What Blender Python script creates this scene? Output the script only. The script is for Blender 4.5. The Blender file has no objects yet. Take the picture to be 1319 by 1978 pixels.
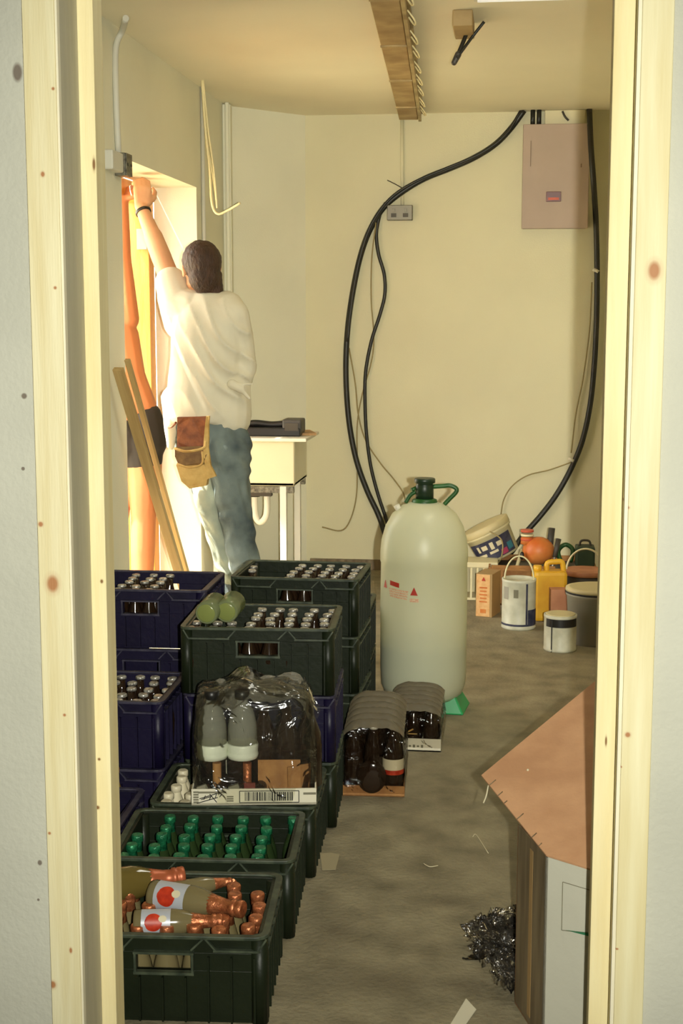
import bpy, bmesh, math, random
import numpy as np
from mathutils import Vector, Matrix, noise as mnoise

random.seed(7)
scn = bpy.context.scene
COL = scn.collection
V = Vector
PI = math.pi

# ------------------------------------------------------------------ camera
PITCH, YAW, FPX, EYE = math.radians(7.97), math.radians(7.04), 2700.0, 1.5
cam_d = bpy.data.cameras.new('camera')
cam = bpy.data.objects.new('camera', cam_d)
COL.objects.link(cam)
cam.location = (0, 0, EYE)
cam.rotation_euler = (PI / 2 - PITCH, 0, YAW)
cam_d.sensor_fit = 'VERTICAL'
cam_d.sensor_height = 36
cam_d.lens = FPX / 1978 * 36
cam_d.clip_start = 0.02
scn.camera = cam

# ------------------------------------------------------------------ view + world
scn.view_settings.view_transform = 'Standard'
scn.view_settings.look = 'None'
scn.view_settings.gamma = 1
scn.view_settings.use_curve_mapping = False
scn.view_settings.exposure = 0.0
scn.cycles.use_denoising = True
scn.cycles.max_bounces = 8
scn.cycles.transparent_max_bounces = 16
scn.cycles.sample_clamp_indirect = 4

SKY = 8.0            # overcast daylight outside the side doorway
FLASH = 120.0         # camera flash
PANEL = 13.0
SUN = 34.0         # ceiling light in the store room

w = bpy.data.worlds.new('daylight')
scn.world = w
w.use_nodes = True
bg = w.node_tree.nodes['Background']
bg.inputs[0].default_value = (1.0, 0.98, 0.88, 1)
bg.inputs[1].default_value = SKY

def light(name, kind, loc, energy, color, rot=(0, 0, 0), **kw):
    l = bpy.data.lights.new(name, kind)
    l.energy = energy
    l.color = color
    for k, v in kw.items():
        setattr(l, k, v)
    o = bpy.data.objects.new(name, l)
    COL.objects.link(o)
    o.location = loc
    o.rotation_euler = rot
    return o

# the flash of the camera, held just right of the lens, softened with distance like a bounced print exposure
fl = light('camera_flash', 'SPOT', (0.078, 0.0, 1.50), FLASH, (1.0, 0.99, 0.86), (PI / 2 - math.radians(6), 0, YAW),
           shadow_soft_size=0.012, spot_size=math.radians(78), spot_blend=0.9)
fl.data.use_nodes = True
nt = fl.data.node_tree
em = next(n for n in nt.nodes if n.type == 'EMISSION')
lf = nt.nodes.new('ShaderNodeLightFalloff')
lf.inputs[0].default_value = 1.0
nt.links.new(lf.outputs['Linear'], em.inputs['Strength'])

light('sun', 'SUN', (-6, 4, 6), SUN, (1.0, 0.96, 0.85), V((.42, .10, -.85)).to_track_quat('-Z', 'Y').to_euler(), angle=.02)
# daylight entering by the side doorway (importance sampled sky)
pt = light('doorway_portal', 'AREA', (-1.90, 6.35, 1.1), 1, (1, 1, 1), (0, -PI / 2, 0), shape='RECTANGLE', size=2.2, size_y=1.5)
pt.data.cycles.is_portal = True
# ceiling light of the store room, faces down
light('room_light', 'AREA', (0.07, 4.65, 2.59), PANEL, (1.0, 0.98, 0.82), (0, 0, 0), shape='RECTANGLE', size=0.42, size_y=1.1)

# ------------------------------------------------------------------ placing helpers
def ray(px, py):
    x = (px - 659.5) / FPX
    y = -(py - 989) / FPX
    fy = math.cos(PITCH) + y * math.sin(PITCH)
    fz = -math.sin(PITCH) + y * math.cos(PITCH)
    return V((x * math.cos(YAW) - fy * math.sin(YAW), x * math.sin(YAW) + fy * math.cos(YAW), fz))

def at(px, py, Y):
    r = ray(px, py)
    return V((0, 0, EYE)) + r * (Y / r.y)

def atz(px, py, z):
    r = ray(px, py)
    return V((0, 0, EYE)) + r * ((z - EYE) / r.z)

def atx(px, py, x):
    r = ray(px, py)
    return V((0, 0, EYE)) + r * (x / r.x)

# ------------------------------------------------------------------ materials
def lin(c):
    return tuple((v / 12.92 if v <= 0.04045 else ((v + 0.055) / 1.055) ** 2.4) for v in c) + (1,)

def rgb(r, g, b):
    return lin((r / 255, g / 255, b / 255))

def mat(name, col, rough=0.6, metal=0.0, var=0.0, vscale=6.0, col2=None, bump=0.0, bscale=60.0, trans=0.0,
        alpha=1.0, coat=0.0, spec=0.5, stretch=(1, 1, 1), detail=4.0, lo=0.35, hi=0.65, emit=0.0, sss=0.0):
    m = bpy.data.materials.new(name)
    m.use_nodes = True
    nt = m.node_tree
    p = nt.nodes['Principled BSDF']
    c = rgb(*col)
    p.inputs['Base Color'].default_value = c
    p.inputs['Roughness'].default_value = rough
    p.inputs['Metallic'].default_value = metal
    p.inputs['Transmission Weight'].default_value = trans
    p.inputs['Alpha'].default_value = alpha
    p.inputs['Coat Weight'].default_value = coat
    p.inputs['Specular IOR Level'].default_value = spec
    if sss:
        p.inputs['Subsurface Weight'].default_value = sss
        p.inputs['Subsurface Radius'].default_value = (0.03, 0.02, 0.01)
    if emit:
        p.inputs['Emission Color'].default_value = c
        p.inputs['Emission Strength'].default_value = emit
    tc = nt.nodes.new('ShaderNodeTexCoord')
    mp = nt.nodes.new('ShaderNodeMapping')
    mp.inputs['Scale'].default_value = stretch
    nt.links.new(tc.outputs['Object'], mp.inputs[0])
    n = nt.nodes.new('ShaderNodeTexNoise')
    n.inputs['Scale'].default_value = vscale
    n.inputs['Detail'].default_value = detail
    nt.links.new(mp.outputs[0], n.inputs[0])
    r = nt.nodes.new('ShaderNodeValToRGB')
    r.color_ramp.elements[0].position = lo
    r.color_ramp.elements[1].position = hi
    if col2 is None:
        k = 1 - max(var, 0.04)
        c2 = (c[0] * k, c[1] * k, c[2] * k, 1)
    else:
        c2 = rgb(*col2)
    r.color_ramp.elements[0].color = c2
    r.color_ramp.elements[1].color = c
    nt.links.new(n.outputs['Fac'], r.inputs[0])
    nt.links.new(r.outputs[0], p.inputs['Base Color'])
    if bump:
        b = nt.nodes.new('ShaderNodeBump')
        b.inputs['Strength'].default_value = bump
        b.inputs['Distance'].default_value = 0.01
        n2 = nt.nodes.new('ShaderNodeTexNoise')
        n2.inputs['Scale'].default_value = bscale
        n2.inputs['Detail'].default_value = 5
        nt.links.new(mp.outputs[0], n2.inputs[0])
        nt.links.new(n2.outputs['Fac'], b.inputs['Height'])
        nt.links.new(b.outputs[0], p.inputs['Normal'])
    m['ramp'] = r.name
    return m

def spots(m, pts, col, soft=0.6):
    """knots, stains and holes: ellipsoidal marks (x,y,z, rx,ry,rz) in the object's own coordinates"""
    nt = m.node_tree
    p = nt.nodes['Principled BSDF']
    tc = next(n for n in nt.nodes if n.type == 'TEX_COORD')
    src = p.inputs['Base Color'].links[0].from_socket
    for (x, y, z, rx, ry, rz) in pts:
        a = nt.nodes.new('ShaderNodeVectorMath'); a.operation = 'SUBTRACT'
        a.inputs[1].default_value = (x, y, z)
        nt.links.new(tc.outputs['Object'], a.inputs[0])
        b = nt.nodes.new('ShaderNodeVectorMath'); b.operation = 'DIVIDE'
        b.inputs[1].default_value = (rx, ry, rz)
        nt.links.new(a.outputs[0], b.inputs[0])
        l = nt.nodes.new('ShaderNodeVectorMath'); l.operation = 'LENGTH'
        nt.links.new(b.outputs[0], l.inputs[0])
        mr = nt.nodes.new('ShaderNodeMapRange')
        mr.inputs['From Min'].default_value = soft
        mr.inputs['From Max'].default_value = 1.0
        mr.inputs['To Min'].default_value = 1
        mr.inputs['To Max'].default_value = 0
        nt.links.new(l.outputs['Value'], mr.inputs['Value'])
        mx = nt.nodes.new('ShaderNodeMix'); mx.data_type = 'RGBA'
        nt.links.new(mr.outputs[0], mx.inputs['Factor'])
        nt.links.new(src, mx.inputs['A'])
        mx.inputs['B'].default_value = rgb(*col)
        src = mx.outputs['Result']
    nt.links.new(src, p.inputs['Base Color'])
    return m

def film_mat(name, tint=(0.9, 0.9, 0.85), op=0.12, scale=14, bump=0.9, gloss_rough=0.08, ior=1.6, dcol=(0.45, 0.43, 0.36, 1)):
    """thin crumpled clear plastic: mostly see-through with glossy creases"""
    m = bpy.data.materials.new(name)
    m.use_nodes = True
    nt = m.node_tree
    nt.nodes.remove(nt.nodes['Principled BSDF'])
    out = nt.nodes['Material Output']
    tr = nt.nodes.new('ShaderNodeBsdfTransparent')
    tr.inputs[0].default_value = (*tint, 1)
    gl = nt.nodes.new('ShaderNodeBsdfGlossy')
    gl.inputs['Roughness'].default_value = gloss_rough
    df = nt.nodes.new('ShaderNodeBsdfDiffuse')
    df.inputs[0].default_value = dcol
    fr = nt.nodes.new('ShaderNodeFresnel')
    fr.inputs[0].default_value = ior
    tc = nt.nodes.new('ShaderNodeTexCoord')
    n = nt.nodes.new('ShaderNodeTexNoise')
    n.inputs['Scale'].default_value = scale
    n.inputs['Detail'].default_value = 3
    n.inputs['Distortion'].default_value = 1.2
    nt.links.new(tc.outputs['Object'], n.inputs[0])
    b = nt.nodes.new('ShaderNodeBump')
    b.inputs['Strength'].default_value = bump
    b.inputs['Distance'].default_value = 0.03
    nt.links.new(n.outputs['Fac'], b.inputs['Height'])
    nt.links.new(b.outputs[0], gl.inputs['Normal'])
    nt.links.new(b.outputs[0], fr.inputs['Normal'])
    m1 = nt.nodes.new('ShaderNodeMixShader')
    nt.links.new(fr.outputs[0], m1.inputs[0])
    nt.links.new(tr.outputs[0], m1.inputs[1])
    nt.links.new(gl.outputs[0], m1.inputs[2])
    m2 = nt.nodes.new('ShaderNodeMixShader')
    m2.inputs[0].default_value = op
    nt.links.new(m1.outputs[0], m2.inputs[1])
    nt.links.new(df.outputs[0], m2.inputs[2])
    nt.links.new(m2.outputs[0], out.inputs[0])
    return m

def translucent_mat(name, col, clear=0.25, trans=0.35, rough=0.35):
    """milky plastic you can half see through"""
    m = bpy.data.materials.new(name)
    m.use_nodes = True
    nt = m.node_tree
    p = nt.nodes['Principled BSDF']
    p.inputs['Base Color'].default_value = rgb(*col)
    p.inputs['Roughness'].default_value = rough
    out = nt.nodes['Material Output']
    tl = nt.nodes.new('ShaderNodeBsdfTranslucent')
    tl.inputs[0].default_value = rgb(*col)
    tr = nt.nodes.new('ShaderNodeBsdfTransparent')
    tr.inputs[0].default_value = rgb(*col)
    a = nt.nodes.new('ShaderNodeMixShader'); a.inputs[0].default_value = trans
    nt.links.new(p.outputs[0], a.inputs[1]); nt.links.new(tl.outputs[0], a.inputs[2])
    b = nt.nodes.new('ShaderNodeMixShader'); b.inputs[0].default_value = clear
    nt.links.new(a.outputs[0], b.inputs[1]); nt.links.new(tr.outputs[0], b.inputs[2])
    nt.links.new(b.outputs[0], out.inputs[0])
    return m

M = {}
M['back'] = mat('wall_paint', (220, 214, 180), 0.85, var=0.07, vscale=1.6, bump=0.10, bscale=140)
M['left'] = mat('wall_paint_left', (232, 229, 206), 0.85, var=0.06, vscale=2.2, bump=0.10, bscale=140)
M['ceil'] = mat('ceiling_paint', (242, 234, 206), 0.85, var=0.06, vscale=1.3, bump=0.08, bscale=120)
M['plaster'] = spots(mat('grey_plaster', (200, 199, 184), 0.9, var=0.16, vscale=2.0, bump=0.2, bscale=90),
    [(-0.826, 2.31, 1.90, .010, .1, .018), (-0.832, 2.31, 1.365, .006, .1, .006), (-0.83, 2.31, 0.53, .005, .1, .006),
     (-0.838, 2.31, 1.24, .004, .1, .004), (-0.835, 2.31, 0.46, .003, .1, .003)], (120, 110, 98))
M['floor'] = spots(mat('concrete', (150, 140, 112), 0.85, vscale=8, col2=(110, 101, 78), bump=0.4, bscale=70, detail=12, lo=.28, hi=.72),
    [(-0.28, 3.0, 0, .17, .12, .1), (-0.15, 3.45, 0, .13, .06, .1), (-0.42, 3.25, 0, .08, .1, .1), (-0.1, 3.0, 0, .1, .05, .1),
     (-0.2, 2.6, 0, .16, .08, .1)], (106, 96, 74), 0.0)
M['black_ceiling'] = mat('grey_room_paint', (150, 145, 132), 0.9, var=.05)

def wood(name, col, col2, knots=(), kcol=(178, 124, 80), rough=.62):
    m = mat(name, col, rough, vscale=3.0, col2=col2, stretch=(14, 14, 0.9), bump=0.12, bscale=20, detail=6, lo=.3, hi=.72)
    if knots:
        big = [(x, y, z, a * 1.55, b, c * 1.5) for (x, y, z, a, b, c) in knots]
        spots(m, big, tuple(int(.5 * (u + v)) for u, v in zip(kcol, col)), 0.2)
        spots(m, knots, kcol, 0.55)
    return m
_k = lambda px, py, Y, rx, rz: (*at(px, py, Y), rx, .3, rz)
M['wood_left'] = wood('pine_left_stud', (236, 228, 190), (220, 206, 158),
    [_k(103, 1127, 2.3, .012, .017), _k(103, 1900, 2.3, .007, .008), _k(80, 1012, 2.3, .005, .005), _k(84, 337, 2.3, .004, .005),
     _k(126, 1380, 2.3, .003, .003), _k(97, 1608, 2.3, .003, .003), _k(104, 172, 2.3, .003, .003), _k(138, 1834, 2.3, .003, .006),
     _k(108, 556, 2.3, .003, .003)])
M['wood_right'] = wood('pine_right_stud', (236, 228, 188), (220, 206, 156),
    [_k(1263, 523, 2.3, .011, .017), _k(1212, 1418, 2.3, .005, .005), _k(1199, 1480, 2.3, .002, .002), _k(1211, 980, 2.3, .004, .003),
     _k(1191, 1831, 2.3, .003, .002)])
M['wood_stop'] = wood('pine_door_stop', (240, 228, 182), (226, 208, 152),
    [_k(183, 318, 2.42, .003, .012), _k(149, 553, 2.4, .006, .014), _k(190, 1558, 2.42, .004, .004), _k(198, 1122, 2.42, .003, .004),
     _k(193, 1465, 2.42, .003, .003), _k(1170, 1430, 2.42, .002, .01)], (128, 92, 48))
M['wood_reveal_shade'] = wood('pine_reveal_shaded', (188, 182, 158), (172, 166, 142))  # greyer copy of the pine, shade of the reveal put into its colour
M['plank'] = wood('raw_batten', (190, 162, 108), (164, 134, 82))
M['yellow_wood'] = wood('varnished_frame', (232, 166, 74), (206, 130, 44), rough=.35)
M['ply'] = wood('plywood', (190, 150, 100), (165, 122, 75))
M['bead'] = mat('white_bead', (236, 228, 200), .6, var=.08)
M['dark_green'] = mat('green_crate_plastic', (26, 33, 19), 0.42, var=.3, vscale=9, bump=.12, bscale=40, spec=.25)
M['navy'] = mat('navy_crate_plastic', (22, 17, 46), 0.42, var=.3, vscale=9, bump=.12, bscale=40, spec=.25)
M['rim_green'] = mat('crate_rim_worn', (72, 80, 62), 0.5, var=.35, vscale=30, col2=(36, 46, 34))
M['rim_navy'] = mat('navy_rim_worn', (60, 56, 74), 0.5, vscale=30, col2=(26, 24, 48))
M['white_plastic'] = mat('white_plastic', (222, 216, 196), .45)
M['white_conduit'] = mat('white_conduit', (206, 204, 190), .5)
M['cream_cable'] = mat('cream_cable', (236, 222, 172), .5)
M['black_cable'] = mat('black_cable', (34, 33, 26), .45, var=.2)
M['olive_cable'] = mat('olive_cable', (150, 134, 88), .6)
M['grey_metal'] = mat('galvanised_box', (128, 124, 108), .45, metal=.5, vscale=60, col2=(70, 66, 56))
M['galv'] = mat('galvanised_trunking', (190, 168, 118), .5, metal=.25, vscale=8, col2=(140, 116, 72), bump=.1)
M['trunk_lid'] = mat('trunking_lid', (176, 150, 102), .6, vscale=7, col2=(140, 112, 66))
M['fuse'] = mat('fuse_board_paint', (170, 150, 134), .55, var=.06)
M['fuse_side'] = mat('fuse_board_edge', (120, 100, 80), .55)
M['red_dark'] = mat('red_switch_window', (92, 30, 18), .35)
M['black'] = mat('black_plastic', (24, 22, 20), .4)
M['grey_dark'] = mat('dark_grey_plastic', (62, 58, 52), .5)
M['skin'] = mat('skin', (214, 160, 118), .55, var=.12, vscale=7, sss=.08)
M['skin_tan'] = mat('tanned_skin', (204, 128, 80), .55, var=.14, vscale=5, sss=.08)
M['hair'] = mat('dark_brown_hair', (70, 44, 26), .6, var=.4, vscale=40, bump=.8, bscale=160, stretch=(1, 1, .35))
M['shirt'] = mat('white_cotton', (222, 214, 190), .85, var=.05, bump=.08, bscale=240)
def denim():
    m = mat('worn_denim', (122, 134, 130), .85, vscale=6, col2=(56, 68, 74), bump=.25, bscale=300, lo=.3, hi=.62)
    return m
M['denim'] = denim()
M['glass_tumbler'] = translucent_mat('greenish_tumbler_glass', (176, 186, 140), .5, .3, .15)
M['denim_lit'] = mat('lit_denim', (196, 200, 176), .85, vscale=6, col2=(150, 160, 146), bump=.2, bscale=300)  # paler copy of the denim, daylight on the left leg put into its colour
M['shorts'] = mat('black_shorts', (42, 34, 26), .8, var=.2)
M['leather'] = mat('red_brown_leather', (152, 88, 48), .6, vscale=22, col2=(110, 58, 30), bump=.3, bscale=70)
M['leather_dark'] = mat('dark_leather_pocket', (140, 108, 60), .65, vscale=22, col2=(104, 74, 40), bump=.3, bscale=70)
M['suede'] = mat('tan_suede', (216, 182, 112), .85, vscale=18, col2=(186, 146, 80), bump=.4, bscale=60)
M['sink'] = mat('white_glazed_sink', (214, 206, 172), .25, var=.03, coat=.3)
M['copper'] = mat('copper_foil', (196, 122, 80), .34, metal=.6, vscale=90, col2=(156, 88, 54), bump=.3, bscale=120)
M['green_foil'] = mat('green_foil', (44, 138, 92), .3, metal=.35, vscale=60, col2=(24, 92, 60), bump=.3, bscale=150)
M['crown'] = mat('steel_crown_cap', (214, 210, 200), .3, metal=.45, vscale=80, col2=(110, 106, 98))
M['white_cap'] = mat('cream_bottle_cap', (216, 206, 176), .4)
M['glass_green'] = mat('green_bottle_glass', (64, 86, 48), .08, trans=.55, spec=.6)
M['glass_olive'] = mat('olive_bottle_glass', (120, 104, 52), .08, trans=.35, spec=.6)
M['glass_brown'] = mat('brown_bottle_glass', (44, 30, 20), .1, trans=.2, spec=.6)
M['glass_grey'] = mat('frosted_bottle_glass', (132, 120, 84), .16, trans=.25, spec=.6)
M['juice'] = mat('juice_bottle_glass', (150, 118, 36), .1, trans=.15, spec=.6)
M['label_silver'] = mat('silver_label', (186, 190, 200), .4, metal=.2)
M['label_red'] = mat('red_label', (206, 66, 34), .4, vscale=40, col2=(160, 36, 20))
M['label_brown'] = mat('dark_label', (70, 44, 26), .5)
M['label_cream'] = mat('cream_label', (214, 204, 172), .6)
M['cyan'] = mat('pale_blue_label', (120, 190, 200), .5)
M['tumbler'] = translucent_mat('frosted_cup_plastic', (232, 232, 222), .72, .3, .12)
M['tumbler_base'] = mat('milky_cup_base', (226, 230, 214), .35)
M['clear_film'] = film_mat('clear_film', op=.02, scale=8, bump=1.0, gloss_rough=.10)
M['film_grey'] = film_mat('milky_film', (0.7, 0.66, 0.55), op=.32, scale=22, bump=.8, gloss_rough=.25)
M['card'] = mat('brown_cardboard', (208, 160, 120), .85, vscale=9, col2=(190, 142, 104), bump=.12, bscale=120, detail=8)
M['card_tan'] = mat('tan_cardboard', (176, 128, 76), .85, vscale=20, col2=(146, 100, 56))
M['card_dark'] = mat('dark_cardboard', (136, 120, 92), .6, vscale=5, col2=(104, 88, 64), stretch=(6, 6, .8))
M['card_white'] = mat('white_printed_cardboard', (196, 194, 178), .75, var=.07, vscale=5, bump=.15, bscale=30)
M['tray_white'] = mat('white_tray', (220, 214, 192), .7, var=.05)
M['ink'] = mat('black_ink', (34, 32, 30), .7)
M['ink_grey'] = mat('grey_ink', (120, 116, 96), .7)
M['ink_green'] = mat('green_ink', (30, 112, 74), .7)
M['jug'] = translucent_mat('milky_jug_plastic', (234, 234, 206), .22, .28, .35)
M['liquid'] = mat('cloudy_liquid', (120, 140, 110), .3)
M['green_plastic'] = mat('green_plastic', (44, 96, 40), .4, vscale=10, col2=(26, 66, 26))
M['green_base'] = mat('bright_green_plastic', (30, 148, 84), .4)
M['dark_green_cap'] = mat('dark_green_cap', (26, 46, 26), .4)
M['decal_red'] = mat('red_print', (176, 44, 24), .6)
M['decal_pink'] = mat('faded_red_print', (206, 148, 116), .6, vscale=220, col2=(222, 196, 160))
M['paint_white'] = mat('painted_tin', (206, 204, 184), .45, vscale=14, col2=(182, 180, 158))
M['tin_grey'] = mat('grey_tub', (150, 146, 132), .5, var=.1)
M['lid_cream'] = mat('cream_lid', (206, 192, 146), .5, var=.08)
M['navy_label'] = mat('navy_label', (40, 42, 66), .5, vscale=30, col2=(70, 70, 90))
M['paper_box'] = mat('peach_carton', (222, 178, 122), .7, vscale=40, col2=(208, 156, 98))
M['paper_side'] = mat('buff_carton_side', (172, 140, 92), .7, var=.1)
M['orange'] = mat('orange_plastic', (206, 130, 66), .45, vscale=8, col2=(196, 96, 34))
M['yellow'] = mat('yellow_plastic', (226, 176, 44), .4, vscale=8, col2=(206, 150, 30))
M['pink_box'] = mat('pinkish_carton', (196, 136, 100), .7, vscale=10, col2=(170, 112, 80))
M['tub_white'] = mat('white_tub_plastic', (222, 212, 170), .45)
M['red_white'] = mat('red_striped_cap', (200, 90, 60), .5)
M['steel'] = mat('steel', (150, 146, 134), .35, metal=.8)
M['purple'] = mat('pink_print', (170, 60, 96), .5)
M['teal'] = mat('teal_print', (50, 120, 140), .5)
M['ridge_film'] = film_mat('ridge_film', (.6, .55, .45), op=.62, scale=12, bump=.4, gloss_rough=.4, dcol=(.20, .17, .115, 1), ior=1.4)
M['dark_film'] = film_mat('smoky_film', (0.8, 0.78, 0.74), op=.0, scale=10, bump=1.0, gloss_rough=.09, ior=1.38)
M['paper_scrap'] = mat('paper_scrap', (214, 208, 184), .8)
M['old_paper'] = mat('old_paper', (160, 148, 116), .85)
M['panel_white'] = mat('light_diffuser', (236, 236, 232), .5, emit=.55)
M['ground'] = mat('outside_ground', (226, 214, 178), .9)
M['trim_metal'] = mat('dark_steel', (70, 64, 54), .5, metal=.4)

# ------------------------------------------------------------------ mesh building
class MB:
    def __init__(s):
        s.bm = bmesh.new()
    def box(s, c, size, rot=None, bevel=0.0):
        r = bmesh.ops.create_cube(s.bm, size=1.0)
        vs = r['verts']
        m = Matrix.Diagonal((*size, 1))
        if rot is not None:
            m = rot.to_4x4() @ m
        m = Matrix.Translation(V(c)) @ m
        bmesh.ops.transform(s.bm, matrix=m, verts=vs)
        if bevel:
            es = list({e for v in vs for e in v.link_edges})
            bmesh.ops.bevel(s.bm, geom=es, offset=bevel, segments=2, affect='EDGES', profile=.6)
        return s
    def ring(s, c, u, v, ru, rv, n=16, power=1.0, ph=0):
        out = []
        for i in range(n):
            a = ph + 2 * PI * i / n
            cu, sv = math.cos(a), math.sin(a)
            if power != 1.0:
                cu = math.copysign(abs(cu) ** power, cu); sv = math.copysign(abs(sv) ** power, sv)
            out.append(s.bm.verts.new(V(c) + u * (ru * cu) + v * (rv * sv)))
        return out
    def skin(s, rings, cap0=True, cap1=True, smooth=True):
        for a, b in zip(rings, rings[1:]):
            n = len(a)
            for i in range(n):
                f = s.bm.faces.new((a[i], a[(i + 1) % n], b[(i + 1) % n], b[i]))
                f.smooth = smooth
        if cap0: s.bm.faces.new(list(reversed(rings[0])))
        if cap1: s.bm.faces.new(rings[-1])
    def lathe(s, prof, n=20, axis=None, origin=(0, 0, 0), cap0=True, cap1=True, smooth=True):
        """prof: list of (radius, height); axis: direction of height"""
        ax = V(axis).normalized() if axis is not None else V((0, 0, 1))
        u = ax.orthogonal().normalized() if abs(ax.z) < .999 else V((1, 0, 0))
        v = ax.cross(u)
        rings = [s.ring(V(origin) + ax * h, u, v, max(r, 1e-4), max(r, 1e-4), n) for r, h in prof]
        s.skin(rings, cap0, cap1, smooth)
        return s
    def cyl(s, p0, p1, r0, r1=None, n=14, smooth=True):
        p0, p1 = V(p0), V(p1)
        d = p1 - p0
        return s.lathe([(r0, 0), (r0 if r1 is None else r1, d.length)], n, d, p0, smooth=smooth)
    def capsule(s, p0, p1, r0, r1, n=14):
        p0, p1 = V(p0), V(p1)
        d = p1 - p0
        L = max(d.length, 1e-4)
        prof = []
        for i in range(1, 5):
            a = PI / 2 * i / 4
            prof.append((r0 * math.sin(a), -r0 * math.cos(a)))
        for i in range(0, 4):
            a = PI / 2 * i / 4
            prof.append((r1 * math.cos(a), L + r1 * math.sin(a)))
        return s.lathe(prof, n, d, p0)
    def chain(s, pts, rs):
        for i in range(len(pts) - 1):
            s.capsule(pts[i], pts[i + 1], rs[i], rs[i + 1])
        return s
    def ell(s, c, r, rot=None, n=16):
        q = bmesh.ops.create_uvsphere(s.bm, u_segments=n, v_segments=max(8, n * 2 // 3), radius=1)
        m = Matrix.Diagonal((*r, 1))
        if rot is not None: m = rot.to_4x4() @ m
        bmesh.ops.transform(s.bm, matrix=Matrix.Translation(V(c)) @ m, verts=q['verts'])
        for v in q['verts']:
            for f in v.link_faces: f.smooth = True
        return s
    def tube(s, pts, r, n=8, smooth_steps=6, closed_caps=True):
        P = catmull(pts, smooth_steps) if smooth_steps else [V(p) for p in pts]
        T = [(P[min(i + 1, len(P) - 1)] - P[max(i - 1, 0)]).normalized() for i in range(len(P))]
        u = T[0].orthogonal().normalized()
        rings = []
        for i, (p, t) in enumerate(zip(P, T)):
            u = (u - t * u.dot(t)).normalized()
            v = t.cross(u)
            rr = r if not callable(r) else r(i / (len(P) - 1))
            rings.append(s.ring(p, u, v, rr, rr, n))
        s.skin(rings)
        return s
    def poly(s, pts, thick=0.0, direction=None):
        vs = [s.bm.verts.new(V(p)) for p in pts]
        f = s.bm.faces.new(vs)
        if thick:
            f.normal_update()
            d = (V(direction) if direction is not None else f.normal) * thick
            r = bmesh.ops.extrude_face_region(s.bm, geom=[f])
            bmesh.ops.translate(s.bm, vec=d, verts=[g for g in r['geom'] if isinstance(g, bmesh.types.BMVert)])
        return s
    def build(s, name, m, parent=None, loc=None, bevel=0.0):
        bmesh.ops.recalc_face_normals(s.bm, faces=s.bm.faces)
        me = bpy.data.meshes.new(name)
        s.bm.to_mesh(me); s.bm.free()
        me.materials.append(m)
        o = bpy.data.objects.new(name, me)
        COL.objects.link(o)
        if parent is not None: o.parent = parent
        if loc is not None: o.location = loc
        if bevel:
            b = o.modifiers.new('bevel', 'BEVEL'); b.width = bevel; b.segments = 2; b.limit_method = 'ANGLE'
        return o
    def bake(s, name, m, parent=None, voxel=.008, smooth=4, deform=None, factor=.5):
        """union all pieces into ONE continuous surface"""
        o = s.build(name, m, None)
        r = o.modifiers.new('r', 'REMESH'); r.mode = 'VOXEL'; r.voxel_size = voxel; r.use_smooth_shade = True
        sm = o.modifiers.new('s', 'SMOOTH'); sm.factor = factor; sm.iterations = smooth
        dg = bpy.context.evaluated_depsgraph_get()
        dg.update()
        me = bpy.data.meshes.new_from_object(o.evaluated_get(dg))
        o.modifiers.clear()
        o.data = me
        if not me.materials: me.materials.append(m)
        n = len(me.vertices)
        if deform:
            nrm = np.zeros(n * 3); me.vertices.foreach_get('normal', nrm)
            co = np.zeros(n * 3); me.vertices.foreach_get('co', co)
            co = deform(co.reshape(-1, 3), nrm.reshape(-1, 3))
            me.vertices.foreach_set('co', co.reshape(-1))
        me.polygons.foreach_set('use_smooth', [True] * len(me.polygons))
        me.update()
        if parent is not None: o.parent = parent
        return o

def catmull(pts, k):
    P = [V(p) for p in pts]
    if len(P) < 3:
        return P
    Q = [P[0] * 2 - P[1]] + P + [P[-1] * 2 - P[-2]]
    out = []
    for i in range(1, len(Q) - 2):
        a, b, c, d = Q[i - 1], Q[i], Q[i + 1], Q[i + 2]
        for j in range(k):
            t = j / k
            out.append(0.5 * ((2 * b) + (c - a) * t + (2 * a - 5 * b + 4 * c - d) * t * t + (3 * b - a - 3 * c + d) * t ** 3))
    out.append(P[-1])
    return out

def tag(o, label, cat, group=None, kind=None):
    if label: o['label'] = label
    if cat: o['category'] = cat
    if group: o['group'] = group
    if kind: o['kind'] = kind
    return o

def thing(name, loc, label, cat, group=None, rz=0.0):
    o = bpy.data.objects.new(name, None)
    COL.objects.link(o)
    o.location = loc
    o.rotation_euler = (0, 0, rz)
    o.empty_display_size = .05
    return tag(o, label, cat, group)

def reparent_keep(o, root):
    """child was built in world space: keep it where it is under a root that is only translated / turned about z"""
    o.parent = root
    o.matrix_parent_inverse = (Matrix.Translation(root.location) @ Matrix.Rotation(root.rotation_euler.z, 4, 'Z')).inverted()
    return o

def dup(root, loc=None, rz=None, rot=None):
    c = root.copy(); COL.objects.link(c)
    if loc is not None: c.location = loc
    if rz is not None: c.rotation_euler = (0, 0, rz)
    if rot is not None: c.rotation_euler = rot
    for ch in [o for o in bpy.data.objects if o.parent == root]:
        k = ch.copy(); COL.objects.link(k); k.parent = c
    return c

def struct(mb, name, m, **kw):
    o = mb.build(name, m, **kw)
    o['kind'] = 'structure'
    return o

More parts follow.
